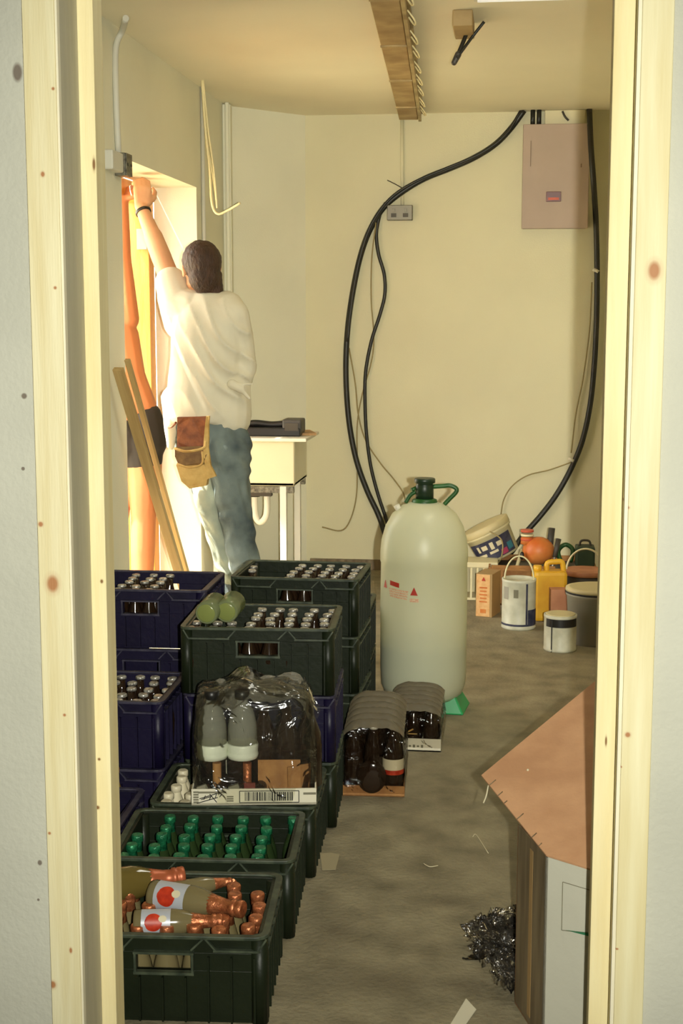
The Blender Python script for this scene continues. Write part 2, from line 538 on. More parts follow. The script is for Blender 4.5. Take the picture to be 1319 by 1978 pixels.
# ================================================================== THE SETTING
H, BY = 2.645, 8.20            # ceiling height, back wall
LX, RX = -1.60, 1.15
b = MB(); b.box((-0.4, 3.9, -.05), (5.4, 12.2, .1)); struct(b, 'floor', M['floor'])
b = MB(); b.box((-.35, 5.35, H + .05), (3.3, 6.1, .1)); struct(b, 'ceiling', M['ceil'])
b = MB(); b.box((0, BY + .06, H / 2), (3.6, .12, H)); struct(b, 'wall_back', M['back'])
b = MB(); b.box((RX + .06, 5.35, H / 2), (.12, 5.9, H)); struct(b, 'wall_right', M['back'])
# left wall: solid, lintel, solid beyond the opening
OY0, OY1, OZ = 5.66, 7.02, 2.14
b = MB()
b.box((LX - .11, (2.42 + OY0) / 2, H / 2), (.22, OY0 - 2.42, H))
b.box((LX - .11, (OY0 + OY1) / 2, (OZ + H) / 2), (.22, OY1 - OY0, H - OZ))
b.box((LX - .11, (OY1 + BY) / 2, H / 2), (.22, BY - OY1, H))
struct(b, 'wall_left', M['left'])
# chamfered corner between the left wall and the back wall
b = MB()
b.poly([(LX - .02, 7.74, 0), (-1.215, BY + .01, 0), (LX - .02, BY + .05, 0)], H, (0, 0, 1))
struct(b, 'wall_corner', M['left'])
# partition with the rough doorway we look through
DX0, DX1, DH = -.757, .187, 2.14
b = MB()
b.box((-1.55, 2.36, .85 + .5), (1.48, .10, 2.7)); struct(b, 'wall_front', M['plaster'])
b = MB()
b.box((1.20, 2.36, 1.35), (1.93, .10, 2.7)); struct(b, 'wall_front_right', M['plaster'])
b = MB()
b.box((-.29, 2.36, 2.44), (1.05, .10, .52)); struct(b, 'wall_front_head', M['plaster'])
# timber lining
def post(name, x0, x1, y0, y1, z0, z1, m, bev=.0015):
    q = MB(); q.box(((x0 + x1) / 2, (y0 + y1) / 2, (z0 + z1) / 2), (abs(x1 - x0), abs(y1 - y0), z1 - z0))
    return struct(q, name, m, bevel=bev)
post('trim_1', -.811, -.7565, 2.296, 2.46, 0, 2.2, M['wood_left'])        # left lining
post('trim_2', -.7565, -.727, 2.415, 2.47, 0, 2.18, M['wood_stop'])        # left door stop
post('trim_3', -.7565, -.7525, 2.299, 2.312, 0, 2.18, M['bead'], .0005)        # pale arris left
post('trim_4', .187, .236, 2.296, 2.46, 0, 2.2, M['wood_right'])
post('trim_5', .1515, .187, 2.415, 2.47, 0, 2.18, M['wood_stop'])
post('trim_6', .181, .187, 2.300, 2.314, 0, 2.18, M['bead'], .0005)
post('trim_7', -.7565, .187, 2.296, 2.46, DH, 2.2, M['wood_left'])
post('trim_shade', -.7564, -.7545, 2.3125, 2.4148, 0, 2.13, M['wood_reveal_shade'], .0004)  # thin added strip that paints the left reveal's shade over the lining
# room the photographer stands in
b = MB()
b.box((-2.3, .4, 1.35), (.1, 4.1, 2.7)); struct(b, 'wall_near_left', M['black_ceiling'])
b = MB()
b.box((2.15, .4, 1.35), (.1, 4.1, 2.7)); struct(b, 'wall_near_right', M['black_ceiling'])
b = MB()
b.box((-.05, -1.7, 1.35), (4.6, .1, 2.7)); struct(b, 'wall_near_back', M['black_ceiling'])
b = MB()
b.box((-.05, .35, 2.74), (4.6, 4.2, .1)); struct(b, 'ceiling_near', M['black_ceiling'])
# dark skirting scrap line at the foot of the back wall
b = MB(); b.box((-.55, BY - .012, .03), (1.3, .024, .06)); struct(b, 'baseboard_back', M['card_dark'])
# ground outside the side doorway
b = MB(); b.box((-7.9, 6.5, -.06), (10, 14, .1)); struct(b, 'ground_outside', M['ground'])

# yellow varnished door frame at the outer side of the opening
b = MB()
FX0, FX1 = -1.94, -1.822
b.box(((FX0 + FX1) / 2, OY1 - .05, OZ / 2), (FX1 - FX0, .10, OZ))
b.box(((FX0 + FX1) / 2, OY0 + .05, OZ / 2), (FX1 - FX0, .10, OZ))
b.box(((FX0 + FX1) / 2, (OY0 + OY1) / 2, OZ - .04), (FX1 - FX0, OY1 - OY0 - .2, .08))
fr = struct(b, 'door_1', M['yellow_wood'], bevel=.004)
b = MB()
b.box((FX1 - .03, OY1 - .115, 1.88), (.05, .028, .10)); b.cyl((FX1 - .002, OY1 - .12, 1.83), (FX1 - .002, OY1 - .12, 1.94), .009)
b.build('hinge', M['steel'], fr)
# open varnished door leaf, swung outward
b = MB(); b.box((-2.36, OY1 + .03, 1.03), (.76, .045, 2.04))
for z in (.35, 1.03, 1.7): b.box((-2.36, OY1 + .004, z), (.5, .02, .48))
dl = struct(b, 'door_2', M['yellow_wood'], bevel=.003)
b = MB(); b.cyl((-2.66, OY1 - .01, 1.0), (-2.66, OY1 - .06, 1.0), .012); b.cyl((-2.66, OY1 - .055, 1.0), (-2.56, OY1 - .055, 1.0), .009)
b.build('door_handle', M['steel'], dl)

# ================================================================== CEILING FITTINGS
# cable trunking running away along the ceiling
pn = V((-.275, 4.75, H)); pf = V((-.60, 8.12, H))
# measured: far end 770..808 px, near end leaves the top of the frame at 705..790 px
pf = (atz(789, 217, H - .03)); pf.y = min(pf.y, 8.12)
pn = atz(740, -60, H - .03)
pf = V((pf.x, 8.10, H - .03))
d = (pf - pn); d.z = 0; L = d.length; ang = math.atan2(d.y, d.x)
tr = thing('cable_trunking', (pn.x, pn.y, H - .06), 'long tan cable trunking with open side fixed under the ceiling', 'trunking', rz=ang)
q = MB(); q.box((L / 2, .012, .035), (L, .105, .046)); q.build('channel', M['trunk_lid'], tr, bevel=.003)
q = MB(); q.box((L / 2, -.052, .03), (L, .016, .056)); q.box((L / 2, -.066, .05), (L, .012, .012)); q.build('rail', M['galv'], tr, bevel=.001)
for k in range(4): MB().box((.35 + k * .85, .012, .009), (.02, .108, .006)).build('joint_strap', M['galv'], tr)
for k in range(9):
    x = .30 + k * .34 + random.uniform(-.03, .03)
    q = MB(); q.tube([(x, -.06, .03), (x + .015, -.085, .0), (x + .05, -.09, -.012), (x + .09, -.08, .0), (x + .10, -.062, .025)], .0035, 6)
    q.build('wire_loop', M['cream_cable'], tr)

# white ceiling light
cl = thing('ceiling_light', (.065, 4.60, H), 'flat white rectangular ceiling light at the top of the picture', 'light')
q = MB(); q.box((0, 0, -.012), (.47, 1.32, .024)); q.build('frame', M['white_plastic'], cl, bevel=.003)
q = MB(); q.box((0, 0, -.027), (.44, 1.28, .006)); q.build('diffuser', M['panel_white'], cl)

# black flex ends hanging by the hole
hb = thing('hanging_flex', at(897, 30, 5.7), 'two dark flex ends taped together hanging from the ceiling by the white light', 'cable')
o0 = hb.location.copy()
A_ = lambda px, py, Y: at(px, py, Y) - o0
def up(v): return V((v.x, v.y, H - o0.z))
a1, a2, a3 = A_(912, 30, 5.7), A_(899, 70, 5.68), A_(879, 118, 5.66)
q = MB(); q.tube([up(a1) + V((0, .03, 0)), a1, a2, a3], .0085, 8); q.build('flex', M['black_cable'], hb)
c1, c2 = A_(935, 42, 5.66), A_(913, 70, 5.67)
q = MB(); q.tube([c1, c2, A_(897, 92, 5.66), A_(882, 112, 5.65)], .006, 8); q.build('flex', M['black_cable'], hb)
q = MB(); q.capsule(A_(885, 105, 5.66), A_(877, 121, 5.66), .013, .011); q.build('taped_end', M['grey_dark'], hb)
# small tan housing above it
q = MB(); c = at(896, 14, 5.62); q.box((c.x, c.y, H - .03), (.075, .26, .06))
tag(q.build('ceiling_rose_box', M['trunk_lid'], bevel=.004), 'small tan junction box on the ceiling above the hanging flex', 'junction box')

# ================================================================== LEFT WALL FITTINGS
X = LX + .012
pa = [atz(243, 35, H - .012), atz(236, 60, H - .03), atx(224, 92, X), atx(224, 180, X), atx(229, 300, X)]
pipe = MB().tube(pa, .0125, 10, 5).build('conduit', M['white_conduit'])
tag(pipe, 'bent white conduit dropping down the left wall to the metal switch box', 'conduit')
pb = atx(236, 319, LX + .02)
sb = thing('switch_box', (LX, pb.y, pb.z - .045), 'small metal switch box at the corner of the bright side doorway', 'switch box')
q = MB(); q.box((.022, .0, .045), (.044, .085, .09)); q.build('back_box', M['grey_metal'], sb, bevel=.003)
q = MB(); q.box((.047, 0, .045), (.006, .086, .088)); q.build('front_plate', M['grey_metal'], sb, bevel=.002)
q = MB(); q.box((.020, -.125, .047), (.04, .15, .075)); q.build('blank_cover', M['white_conduit'], sb, bevel=.006)
for s_ in (-1, 1): MB().cyl((.049, s_ * .026, .045), (.053, s_ * .026, .045), .006).build('screw', M['trim_metal'], sb)

q = MB(); a = atx(390, 160, LX + .011); bb = atx(391, 480, LX + .011)
q.cyl((LX + .011, a.y, H), (LX + .011, a.y, .9), .010, n=10)
tag(q.build('conduit', M['white_conduit']), 'slim straight white conduit up the left wall beyond the side doorway', 'conduit')
q = MB(); q.box((LX + .022, 7.70, 1.32), (.044, .05, 2.64)); q.cyl((LX + .03, 7.655, 0), (LX + .03, 7.655, H), .012)
tag(q.build('corner_pipe_cover', M['left'], bevel=.004), 'narrow boxed pipe painted cream in the room corner behind the man', 'pipe')

hc = thing('hanging_cable', atx(390, 158, LX + .05), 'looped cream cable hanging from the ceiling with an upturned hooked end', 'cable')
o0 = hc.location.copy()
Yc = o0.y - .02
q = MB(); q.tube([A_(390, 150, Yc), A_(396, 240, Yc), A_(405, 330, Yc), A_(409, 392, Yc), A_(420, 413, Yc), A_(440, 406, Yc), A_(464, 392, Yc - .02)], .006, 8)
q.build('long_strand', M['cream_cable'], hc)
q = MB(); q.tube([A_(392, 152, Yc), A_(402, 250, Yc), A_(413, 330, Yc), A_(419, 402, Yc), A_(414, 360, Yc + .01), A_(398, 260, Yc + .01), A_(391, 170, Yc + .01)], .0045, 8)
q.build('short_strand', M['cream_cable'], hc)

# ================================================================== BACK WALL FITTINGS
WY = BY
c = at(773, 411, WY)
so = thing('wall_socket', (c.x, WY, c.z - .045), 'grey double socket on the back wall behind the cable loop', 'socket')
q = MB(); q.box((0, -.02, .043), (.146, .04, .086)); q.build('back_box', M['grey_metal'], so, bevel=.003)
q = MB(); q.box((0, -.043, .043), (.142, .008, .082)); q.build('face_plate', M['tin_grey'], so, bevel=.003)
for s_ in (-1, 1):
    q = MB(); q.box((s_ * .034, -.050, .055), (.016, .008, .02)); q.build('rocker_switch', M['tin_grey'], so, bevel=.001)
    q = MB(); q.box((s_ * .034, -.048, .028), (.03, .004, .022)); q.build('outlet', M['trim_metal'], so)
q = MB(); q.cyl((at(778, 300, WY).x, WY - .011, c.z + .04), (at(776, 300, WY).x, WY - .011, H), .010)
tag(q.build('conduit', M['back']), 'thin painted conduit from the ceiling down to the double socket', 'conduit')

f0, f1 = at(1007, 442, WY - .12), at(1140, 238, WY - .12)
fb = thing('fuse_board', ((f0.x + f1.x) / 2, WY, f0.z), 'large pinkish grey metal fuse board on the back wall', 'fuse board')
fw, fh = f1.x - f0.x, f1.z - f0.z
q = MB(); q.box((0, -.055, fh / 2), (fw - .01, .11, fh - .01)); q.build('enclosure', M['fuse_side'], fb, bevel=.004)
q = MB(); q.box((0, -.118, fh / 2), (fw, .012, fh)); q.build('cover', M['fuse'], fb, bevel=.004)
wpx = at(1069, 380, WY - .12)
q = MB(); q.box((wpx.x - fb.location.x, -.127, wpx.z - fb.location.z), (.082, .006, .055)); wn = q.build('breaker_window', M['red_dark'], fb, bevel=.002)
q = MB(); q.box((wpx.x - fb.location.x, -.131, wpx.z - fb.location.z - .012), (.06, .004, .014)); q.build('breaker_toggle', M['red_white'], wn)
q = MB(); q.box((-fw * .38, -.1255, fh * .72), (.004, .003, .14)); q.box((fw * .38, -.1255, fh * .6), (.006, .003, .02)); q.build('catch', M['fuse_side'], fb)
# glands and tails above the board
for i, px in enumerate((1029, 1041)):
    q = MB(); p = at(px, 228, WY - .06); q.cyl((p.x, WY - .06, fb.location.z + fh - .01), (p.x, WY - .06, H), .013)
    tag(q.build('cable_tail', M['black_cable']), 'short black cable tail between the fuse board and the ceiling', 'cable', 'black tails above the fuse board')
q = MB(); p0, p1 = at(1052, 228, WY - .03), at(1130, 228, WY - .03)
q.box(((p0.x + p1.x) / 2, WY - .03, (fb.location.z + fh + H) / 2), (p1.x - p0.x, .05, H - fb.location.z - fh - .004))
gp = tag(q.build('gland_plate', M['tub_white'], bevel=.003), 'whitish plate with knockouts between the fuse board and the ceiling', 'plate')
q = MB()
pq = at(1091, 230, WY - .06); q.tube([(pq.x - .015, WY - .06, H - .01), (pq.x, WY - .065, H - .04), (pq.x + .02, WY - .06, H - .06)], .006, 6)
q.build('wire_stub', M['trim_metal'], gp)

def wall_cable(pts, r, m, label, depth=.03, name='cable', n=8, ties=()):
    P = [at(p[0], p[1], WY - (p[2] if len(p) > 2 else depth)) for p in pts]
    if P[0].z > H - .06: P[0].z = H
    o = MB().tube(P, r, n, 6).build(name, m)
    tag(o, label, 'cable')
    for (px, py, dd) in ties:
        p = at(px, py, WY - dd)
        MB().cyl(p + V((-.004, 0, -.008)), p + V((.004, 0, .008)), r * 1.25, n=12).build('cable_tie', M['white_plastic'], o)
    return o
wall_cable([(1012, 218, .05), (985, 250), (955, 280), (915, 305), (870, 325), (820, 345), (775, 372), (740, 402), (714, 445), (696, 495), (682, 560),
            (672, 630), (668, 700), (670, 770), (677, 835), (690, 895), (710, 950), (733, 1000), (752, 1060, .05), (762, 1096, .08)],
           .0165, M['black_cable'], 'thick black cable in a big loop from the ceiling to the floor behind the jug', .035, 'power_cable', 10)
wall_cable([(1006, 222, .05), (975, 262), (925, 298), (860, 326), (800, 352), (755, 382), (722, 425), (703, 470), (688, 530), (677, 600), (671, 660)],
           .0085, M['black_cable'], 'thinner black cable lying along the top of the thick cable loop', .06, 'power_cable')
wall_cable([(745, 392, .05), (735, 410), (727, 450), (731, 490), (742, 530), (743, 570), (733, 610), (717, 660), (706, 720), (705, 780), (708, 840), (716, 900),
            (730, 955), (748, 1010), (765, 1080, .07)],
           .0105, M['black_cable'], 'wavy black cable hanging inside the big left cable loop', .03, 'power_cable')
wall_cable([(726, 430, .05), (718, 500), (717, 580), (722, 650), (717, 700), (700, 760), (690, 820), (690, 900), (688, 960), (676, 1005), (658, 1025), (622, 1018, .04)],
           .0042, M['olive_cable'], 'thin olive cable ending in a short hook low on the back wall', .02, 'thin_cable', 6)
wall_cable([(674, 672, .03), (686, 740), (692, 800), (706, 850), (735, 895), (760, 925), (780, 955), (784, 985, .06)],
           .0045, M['olive_cable'], 'thin brown cable drooping from the left loop towards the jug cap', .025, 'thin_cable', 6)
wall_cable([(748, 348, .02), (764, 356), (778, 364, .05)], .003, M['trim_metal'], 'tiny stub of wire sticking out above the double socket', .03, 'wire_stub', 6)
wall_cable([(1138, 216, .05), (1141, 280, .19), (1146, 350, .19), (1151, 430, .05), (1153, 520), (1152, 620), (1148, 700), (1140, 780), (1125, 850), (1103, 905),
            (1075, 955), (1045, 995), (1010, 1035, .06), (985, 1070, .1), (960, 1094, .1)],
           .0165, M['black_cable'], 'thick black cable curving down beside the fuse board to the floor', .035, 'power_cable', 10,
           ties=((1151, 523, .035), (1103, 888, .035)))
wall_cable([(1143, 545, .05), (1138, 640), (1126, 730), (1112, 800), (1103, 875, .05)],
           .004, M['olive_cable'], 'thin olive cable strung like a bowstring inside the right cable loop', .02, 'thin_cable', 6)
wall_cable([(1103, 893, .05), (1060, 908), (1020, 918), (990, 938), (973, 965), (967, 996)],
           .004, M['olive_cable'], 'thin olive cable drooping from the white tie towards the tilted tub', .02, 'thin_cable', 6)

# ================================================================== SINK
SY0, SY1 = 7.06, 7.50
sk = thing('sink_unit', (-1.335, (SY0 + SY1) / 2, 0), 'white ceramic sink on a metal stand behind the working man', 'sink')
sx0, sx1 = -1.57, at(574, 880, SY0).x
cx = (sx0 + sx1) / 2 - sk.location.x; sw = sx1 - sx0; sd = SY1 - SY0
zt = at(570, 853, SY0).z; zb = at(560, 940, SY0).z
q = MB()
t = .022
q.box((cx, 0, zb + t / 2), (sw - .03, sd, t))
q.box((cx, -sd / 2 + t / 2, (zb + zt) / 2), (sw - .03, t, zt - zb)); q.box((cx, sd / 2 - t / 2, (zb + zt) / 2), (sw - .03, t, zt - zb))
for s_ in (-1, 1): q.box((cx + s_ * ((sw - .03) / 2 - t / 2), 0, (zb + zt) / 2), (t, sd - 2 * t, zt - zb - .001))
q.build('basin', M['sink'], sk, bevel=.006)
q = MB(); q.box((cx + .02, -.005, zt + .009), (sw + .06, sd + .03, .018)); q.build('drainer_top', M['white_plastic'], sk, bevel=.004)
lp = at(548, 1000, SY0 + .02).x - sk.location.x
for (lx, ly) in ((lp, -sd / 2 + .02), (at(566, 1000, SY1).x - sk.location.x + .03, sd / 2 - .03), (sx0 - sk.location.x + .04, -sd / 2 + .02), (sx0 - sk.location.x + .04, sd / 2 - .03)):
    q = MB(); q.box((lx, ly, zb / 2), (.034, .034, zb)); q.build('leg', M['white_conduit'], sk, bevel=.002)
for ry in (-sd / 2 + .02, sd / 2 - .03): MB().box((cx, ry, zb - .018), (sw - .04, .03, .034)).build('stand_rail', M['grey_metal'], sk, bevel=.002)
tx = at(492, 960, SY0 + .12).x - sk.location.x
q = MB(); q.cyl((tx - .0, -.10, zb), (tx, -.10, zb - .07), .028)
q.box((tx + .03, -.12, zb - .05), (.13, .05, .025))
q.build('waste_fitting', M['trim_metal'], sk)
q = MB(); q.tube([(tx, -.1, zb - .05), (tx, -.1, zb - .16), (tx + .025, -.1, zb - .205), (tx + .06, -.1, zb - .17), (tx + .065, -.1, zb - .07), (tx + .05, -.08, zb - .045)], .017, 10)
q.build('trap_pipe', M['white_plastic'], sk)
# black case lying on the drainer
ztop = zt + .018
cb = at(465, 840, SY0 + .1); ce = at(577, 840, SY0 + .1)
tc_ = thing('tool_case', ((cb.x + ce.x) / 2, SY0 + .16, ztop), 'long low black tool case lying on top of the white sink', 'tool case')
W2 = ce.x - cb.x + .04
q = MB(); q.box((-.01, 0, .022), (W2, .16, .044)); q.build('tray', M['black'], tc_, bevel=.006)
q = MB(); q.box((W2 / 2 - .055, 0, .052), (.1, .15, .072)); bx = q.build('motor_housing', M['grey_dark'], tc_, bevel=.008)
q = MB(); q.tube([(-W2 / 2 + .02, 0, .05), (-W2 * .25, 0, .062), (0, 0, .055), (W2 / 2 - .1, 0, .06)], .018, 8); q.build('handle', M['black'], tc_)
q = MB(); q.box((W2 / 2 - .055, -.078, .05), (.07, .006, .04)); q.build('vent_panel', M['trim_metal'], bx)
p = at(592, 840, SY0 + .26)
q = MB(); q.box((p.x - .055, p.y, ztop + .006), (.18, .22, .012), Matrix.Rotation(.3, 3, 'Z'))
tag(q.build('plywood_offcut', M['ply']), 'thin plywood offcut sticking out past the right end of the sink', 'offcut')

# ================================================================== CRATES
CW, CD, CH = .455, .352, .2
def crate_meshes(shell_m, rim_m, hi):
    root = bpy.data.objects.new('bottle_crate', None); COL.objects.link(root); root.empty_display_size = .05
    t = .012
    q = MB()
    q.box((0, 0, .008), (CW - .03, CD - .03, .016))
    # front and back walls with hand holes
    for s_ in (-1, 1):
        y = s_ * (CD / 2 - .018)
        hx0, hx1, hz0, hz1 = -.055, .062, .118, .158
        q.box((0, y, .008 + (hz0 - .008) / 2), (CW - .036, t, hz0 - .008))
        q.box((0, y, (hz1 + CH - .004) / 2), (CW - .036, t, CH - .004 - hz1))
        q.box(((-CW / 2 + .018 + hx0) / 2, y, (hz0 + hz1) / 2), (hx0 + CW / 2 - .018, t, hz1 - hz0))
        q.box(((CW / 2 - .018 + hx1) / 2, y, (hz0 + hz1) / 2), (CW / 2 - .018 - hx1, t, hz1 - hz0))
        x = s_ * (CW / 2 - .018)
        q.box((x, 0, CH / 2), (t, CD - .036, CH - .008))
    q.build('shell', shell_m, root, bevel=.001)
    # vertical side ribs
    q = MB()
    for s_ in (-1, 1):
        for k in range(9):
            x = -CW / 2 + .03 + k * (CW - .06) / 8
            if abs(x) < .09: 
                q.box((x, s_ * (CD / 2 - .008), .055), (.004, .012, .10))
            else:
                q.box((x, s_ * (CD / 2 - .008), .078), (.004, .012, .148))
        for k in range(7):
            y = -CD / 2 + .03 + k * (CD - .06) / 6
            q.box((s_ * (CW / 2 - .008), y, .09), (.012, .006, .165))
    q.build('side_ribs', shell_m, root)
    # corner posts
    for sx in (-1, 1):
        for sy in (-1, 1):
            q = MB(); q.lathe([(.019, 0), (.019, CH - .01)], 12, origin=(sx * (CW / 2 - .021), sy * (CD / 2 - .021), .002))
            q.build('corner_post', shell_m, root)
    # rounded rim (frame with rounded corners) + lower band + diagonal braces
    def frame(z0, z1, ow, od, th, r):
        q = MB()
        def loop(w_, d_, rr, z):
            out = []
            for (cx_, cy_, a0) in ((w_ / 2 - rr, d_ / 2 - rr, 0), (-w_ / 2 + rr, d_ / 2 - rr, 90), (-w_ / 2 + rr, -d_ / 2 + rr, 180), (w_ / 2 - rr, -d_ / 2 + rr, 270)):
                for k in range(5):
                    a = math.radians(a0 + 22.5 * k)
                    out.append(q.bm.verts.new((cx_ + rr * math.cos(a), cy_ + rr * math.sin(a), z)))
            return out
        o0, o1 = loop(ow, od, r, z0), loop(ow, od, r, z1)
        i1, i0 = loop(ow - 2 * th, od - 2 * th, r * .6, z1), loop(ow - 2 * th, od - 2 * th, r * .6, z0)
        L = [o0, o1, i1, i0, o0]
        for a, b_ in zip(L, L[1:]):
            n = len(a)
            for i in range(n): q.bm.faces.new((a[i], a[(i + 1) % n], b_[(i + 1) % n], b_[i]))
        return q
    frame(CH - .008, CH, CW, CD, .016, .03).build('rim', rim_m, root, bevel=.0015)
    zb_ = CH - .033
    for s_ in (-1, 1):
        q = MB()
        y = s_ * (CD / 2 - .006)
        q.box((-.14, y, zb_), (.12, .01, .005)); q.box((.16, y, zb_), (.1, .01, .005))
        for x0, x1 in ((-.085, -.062), (.062, .088), (-.2, -.215), (.115, .093), (.205, .222)):
            dx = x1 - x0
            q.box(((x0 + x1) / 2, y, CH - .02), (.004, .008, math.hypot(dx, .026)), Matrix.Rotation(math.atan2(dx, .026), 3, 'Y'))
        x = s_ * (CW / 2 - .006)
        q.box((x, 0, zb_), (.01, CD - .05, .005))
        q.build('rim_braces', rim_m, root)
    for s_ in (-1, 1):
        q = MB()
        y = s_ * (CD / 2 - .008)
        q.box((.0035, y, .115), (.13, .018, .006)); q.box((.0035, y, .160), (.13, .018, .005))
        for x in (-.058, .065): q.box((x, y, .138), (.005, .016, .045))
        q.build('handle_frame', rim_m, root)
    return root
proto = {'green': crate_meshes(M['dark_green'], M['rim_green'], 0), 'navy': crate_meshes(M['navy'], M['rim_navy'], 0)}
used = set()
def crate(kind, fr_corner, rz, level, label, group='bottle crates stacked on the floor'):
    """fr_corner: front right corner (x, y) ; level 0 = on the floor"""
    R = Matrix.Rotation(rz, 3, 'Z')
    c = V((fr_corner[0], fr_corner[1], 0)) + R @ V((-CW / 2, CD / 2, 0))
    c.z = .001 + level * (CH + .002)
    if kind in used: o = dup(proto[kind], c, rz)
    else:
        o = proto[kind]; used.add(kind); o.location = c; o.rotation_euler = (0, 0, rz)
    return tag(o, label, 'crate', group)

r3 = math.radians
S1 = crate('green', (-.496, 2.755), r3(4), 0, 'dark green crate of copper foiled bottles nearest the camera')
S2 = crate('green', (-.505, 3.175), r3(4), 0, 'dark green crate filled with small bottles with green foil tops')
S3 = crate('green', (-.507, 3.548), r3(2.5), 0, 'dark green floor crate carrying the shrink wrapped tray on its rim')
S4 = crate('green', (-.498, 3.925), r3(3), 0, 'dark green floor crate under the navy crate of the middle stack')
S5 = crate('navy', (-.500, 3.92), r3(3), 1, 'navy crate sandwiched between two green crates right behind the shrink wrapped tray')
S6 = crate('green', (-.503, 3.913), r3(3), 2, 'dark green crate on top of the middle stack with two glass tumblers laid in it')
B1 = crate('green', (-.515, 4.68), r3(-1.5), 0, 'dark green bottom crate of the rear stack beside the jug')
B2 = crate('green', (-.517, 4.68), r3(-1.5), 1, 'dark green middle crate of the rear stack beside the jug')
B3 = crate('green', (-.518, 4.68), r3(-1.5), 2, 'dark green crate topping the rear stack, partly emptied of bottles')
C1 = crate('green', (-.527, 5.12), r3(1), 0, 'dark green bottom crate of the low stack behind the rear stack')
C2 = crate('green', (-.527, 5.12), r3(1), 1, 'dark green upper crate of the low stack peeping out between rear stack and jug')
NX = lambda px, py, z: atz(px, py, z)
n1 = atz(433, 1140, .607)
N = []
for k, lab in enumerate(('navy bottom crate of the tall left stack, hidden low behind the other crates', 'navy middle crate of the tall left stack beside the plank',
                         'navy crate topping the tall left stack, its left half full of bottles')):
    N.append(crate('navy', (n1.x - .07 if False else -.995, 4.43), r3(1), k, lab))
for k, lab in enumerate(('navy lower crate of the two crate stack by the left jamb', 'navy upper crate of the two crate stack by the left jamb, full of capped bottles')):
    N.append(crate('navy', (-.985, 3.80), r3(1), k, lab))
N.append(crate('navy', (-.985, 3.30), r3(2), 0, 'navy floor crate at the left edge beside the green topped bottles'))

# ================================================================== BOTTLES
def bottle_proto(name, prof, m, cap_prof, cap_m, cap_name='cap', label=None):
    o = MB().lathe(prof, 14).build(name, m)
    q = MB(); q.lathe(cap_prof, 14)
    q.build(cap_name, cap_m, o)
    if label:
        q = MB(); q.lathe(label[0], 16, cap0=False, cap1=False); q.build('label_band', label[1], o)
    return o
mixer = [(.022, 0), (.026, .003), (.027, .08), (.024, .10), (.013, .135), (.0115, .165)]
p_green = bottle_proto('small_bottle', mixer, M['glass_green'], [(.0135, .130), (.0125, .158), (.0155, .160), (.0155, .172), (.0135, .176)], M['green_foil'], 'foil_cap')
p_copper = bottle_proto('small_bottle', [(.024, 0), (.028, .003), (.029, .08), (.025, .10), (.014, .14), (.012, .165)], M['glass_grey'],
                        [(.0165, .128), (.0135, .150), (.0155, .153), (.0155, .160), (.0145, .162), (.0165, .164), (.0165, .176), (.014, .179)], M['copper'], 'foil_cap')
p_crown = bottle_proto('small_bottle', mixer, M['glass_brown'], [(.0125, .164), (.0155, .166), (.0150, .172), (.0125, .174)], M['crown'], 'crown_cap')
p_white = bottle_proto('small_bottle', [(.024, 0), (.027, .003), (.027, .10), (.022, .13), (.014, .15), (.0125, .165)], M['label_cream'],
                       [(.0125, .158), (.0155, .160), (.0155, .174), (.012, .177)], M['white_cap'], 'screw_cap')
first = {}
def put_bottle(proto_, loc, label, group, rot=(0, 0, 0), sc=1.0):
    if proto_.name not in first:
        first[proto_.name] = 1; o = proto_
    else: o = dup(proto_)
    o.location = loc; o.rotation_euler = rot; o.scale = (sc, sc, sc)
    return tag(o, label, 'bottle', group)

def fill(cr, proto_, nx, ny, keep, label, group, jitter=.004, pitch=None, z=.018, x0=None, y0=None):
    px_, py_ = pitch or ((CW - .075) / (nx - 1), (CD - .085) / (ny - 1))
    R = Matrix.Rotation(cr.rotation_euler.z, 3, 'Z')
    for i in range(nx):
        for j in range(ny):
            if not keep(i, j): continue
            lx = (i - (nx - 1) / 2) * px_ + random.uniform(-1, 1) * jitter
            ly = (j - (ny - 1) / 2) * py_ + random.uniform(-1, 1) * jitter
            put_bottle(proto_, cr.location + R @ V((lx, ly, z)), label, group, (random.uniform(-.04, .04), random.uniform(-.04, .04), random.uniform(0, 6)))
# S1: copper foil, gaps where bottles lie on top   (columns left to right 0..6, rows front to back 0..4)
no = {(4, 4), (6, 4), (4, 3)}
fill(S1, p_copper, 7, 5, lambda i, j: (i, j) not in no,
     'small bottle with crumpled copper foil top standing in the nearest crate', 'copper topped bottles standing in the nearest crate', pitch=(.0605, .058))
# S2: green foil; last column has a single bottle
fill(S2, p_green, 7, 5, lambda i, j: (i < 6 and (i, j) not in {(0, 4), (0, 3)}) or (i, j) == (6, 4),
     'small bottle with green foil top standing in the green crate behind the nearest one', 'green topped bottles in the second crate')
# S3: cream bottles at left
fill(S3, p_white, 7, 5, lambda i, j: i < 2, 'small cream bottle at the left end of the crate under the wrapped tray', 'cream bottles beside the wrapped tray')
# S6 : steel caps, tumblers lie over the back left
fill(S6, p_crown, 8, 5, lambda i, j: not (i < 3 and j > 1), 'small dark bottle with steel cap in the crate topping the middle stack', 'steel capped bottles in the middle stack top crate', z=.02)
# B3
fill(B3, p_crown, 8, 5, lambda i, j: i > 2 and (i, j) not in {(7, 0)} or (i, j) in {(0, 2), (0, 3)}, 'small dark bottle with steel cap in the crate topping the rear stack', 'steel capped bottles in the rear stack top crate', z=.02)
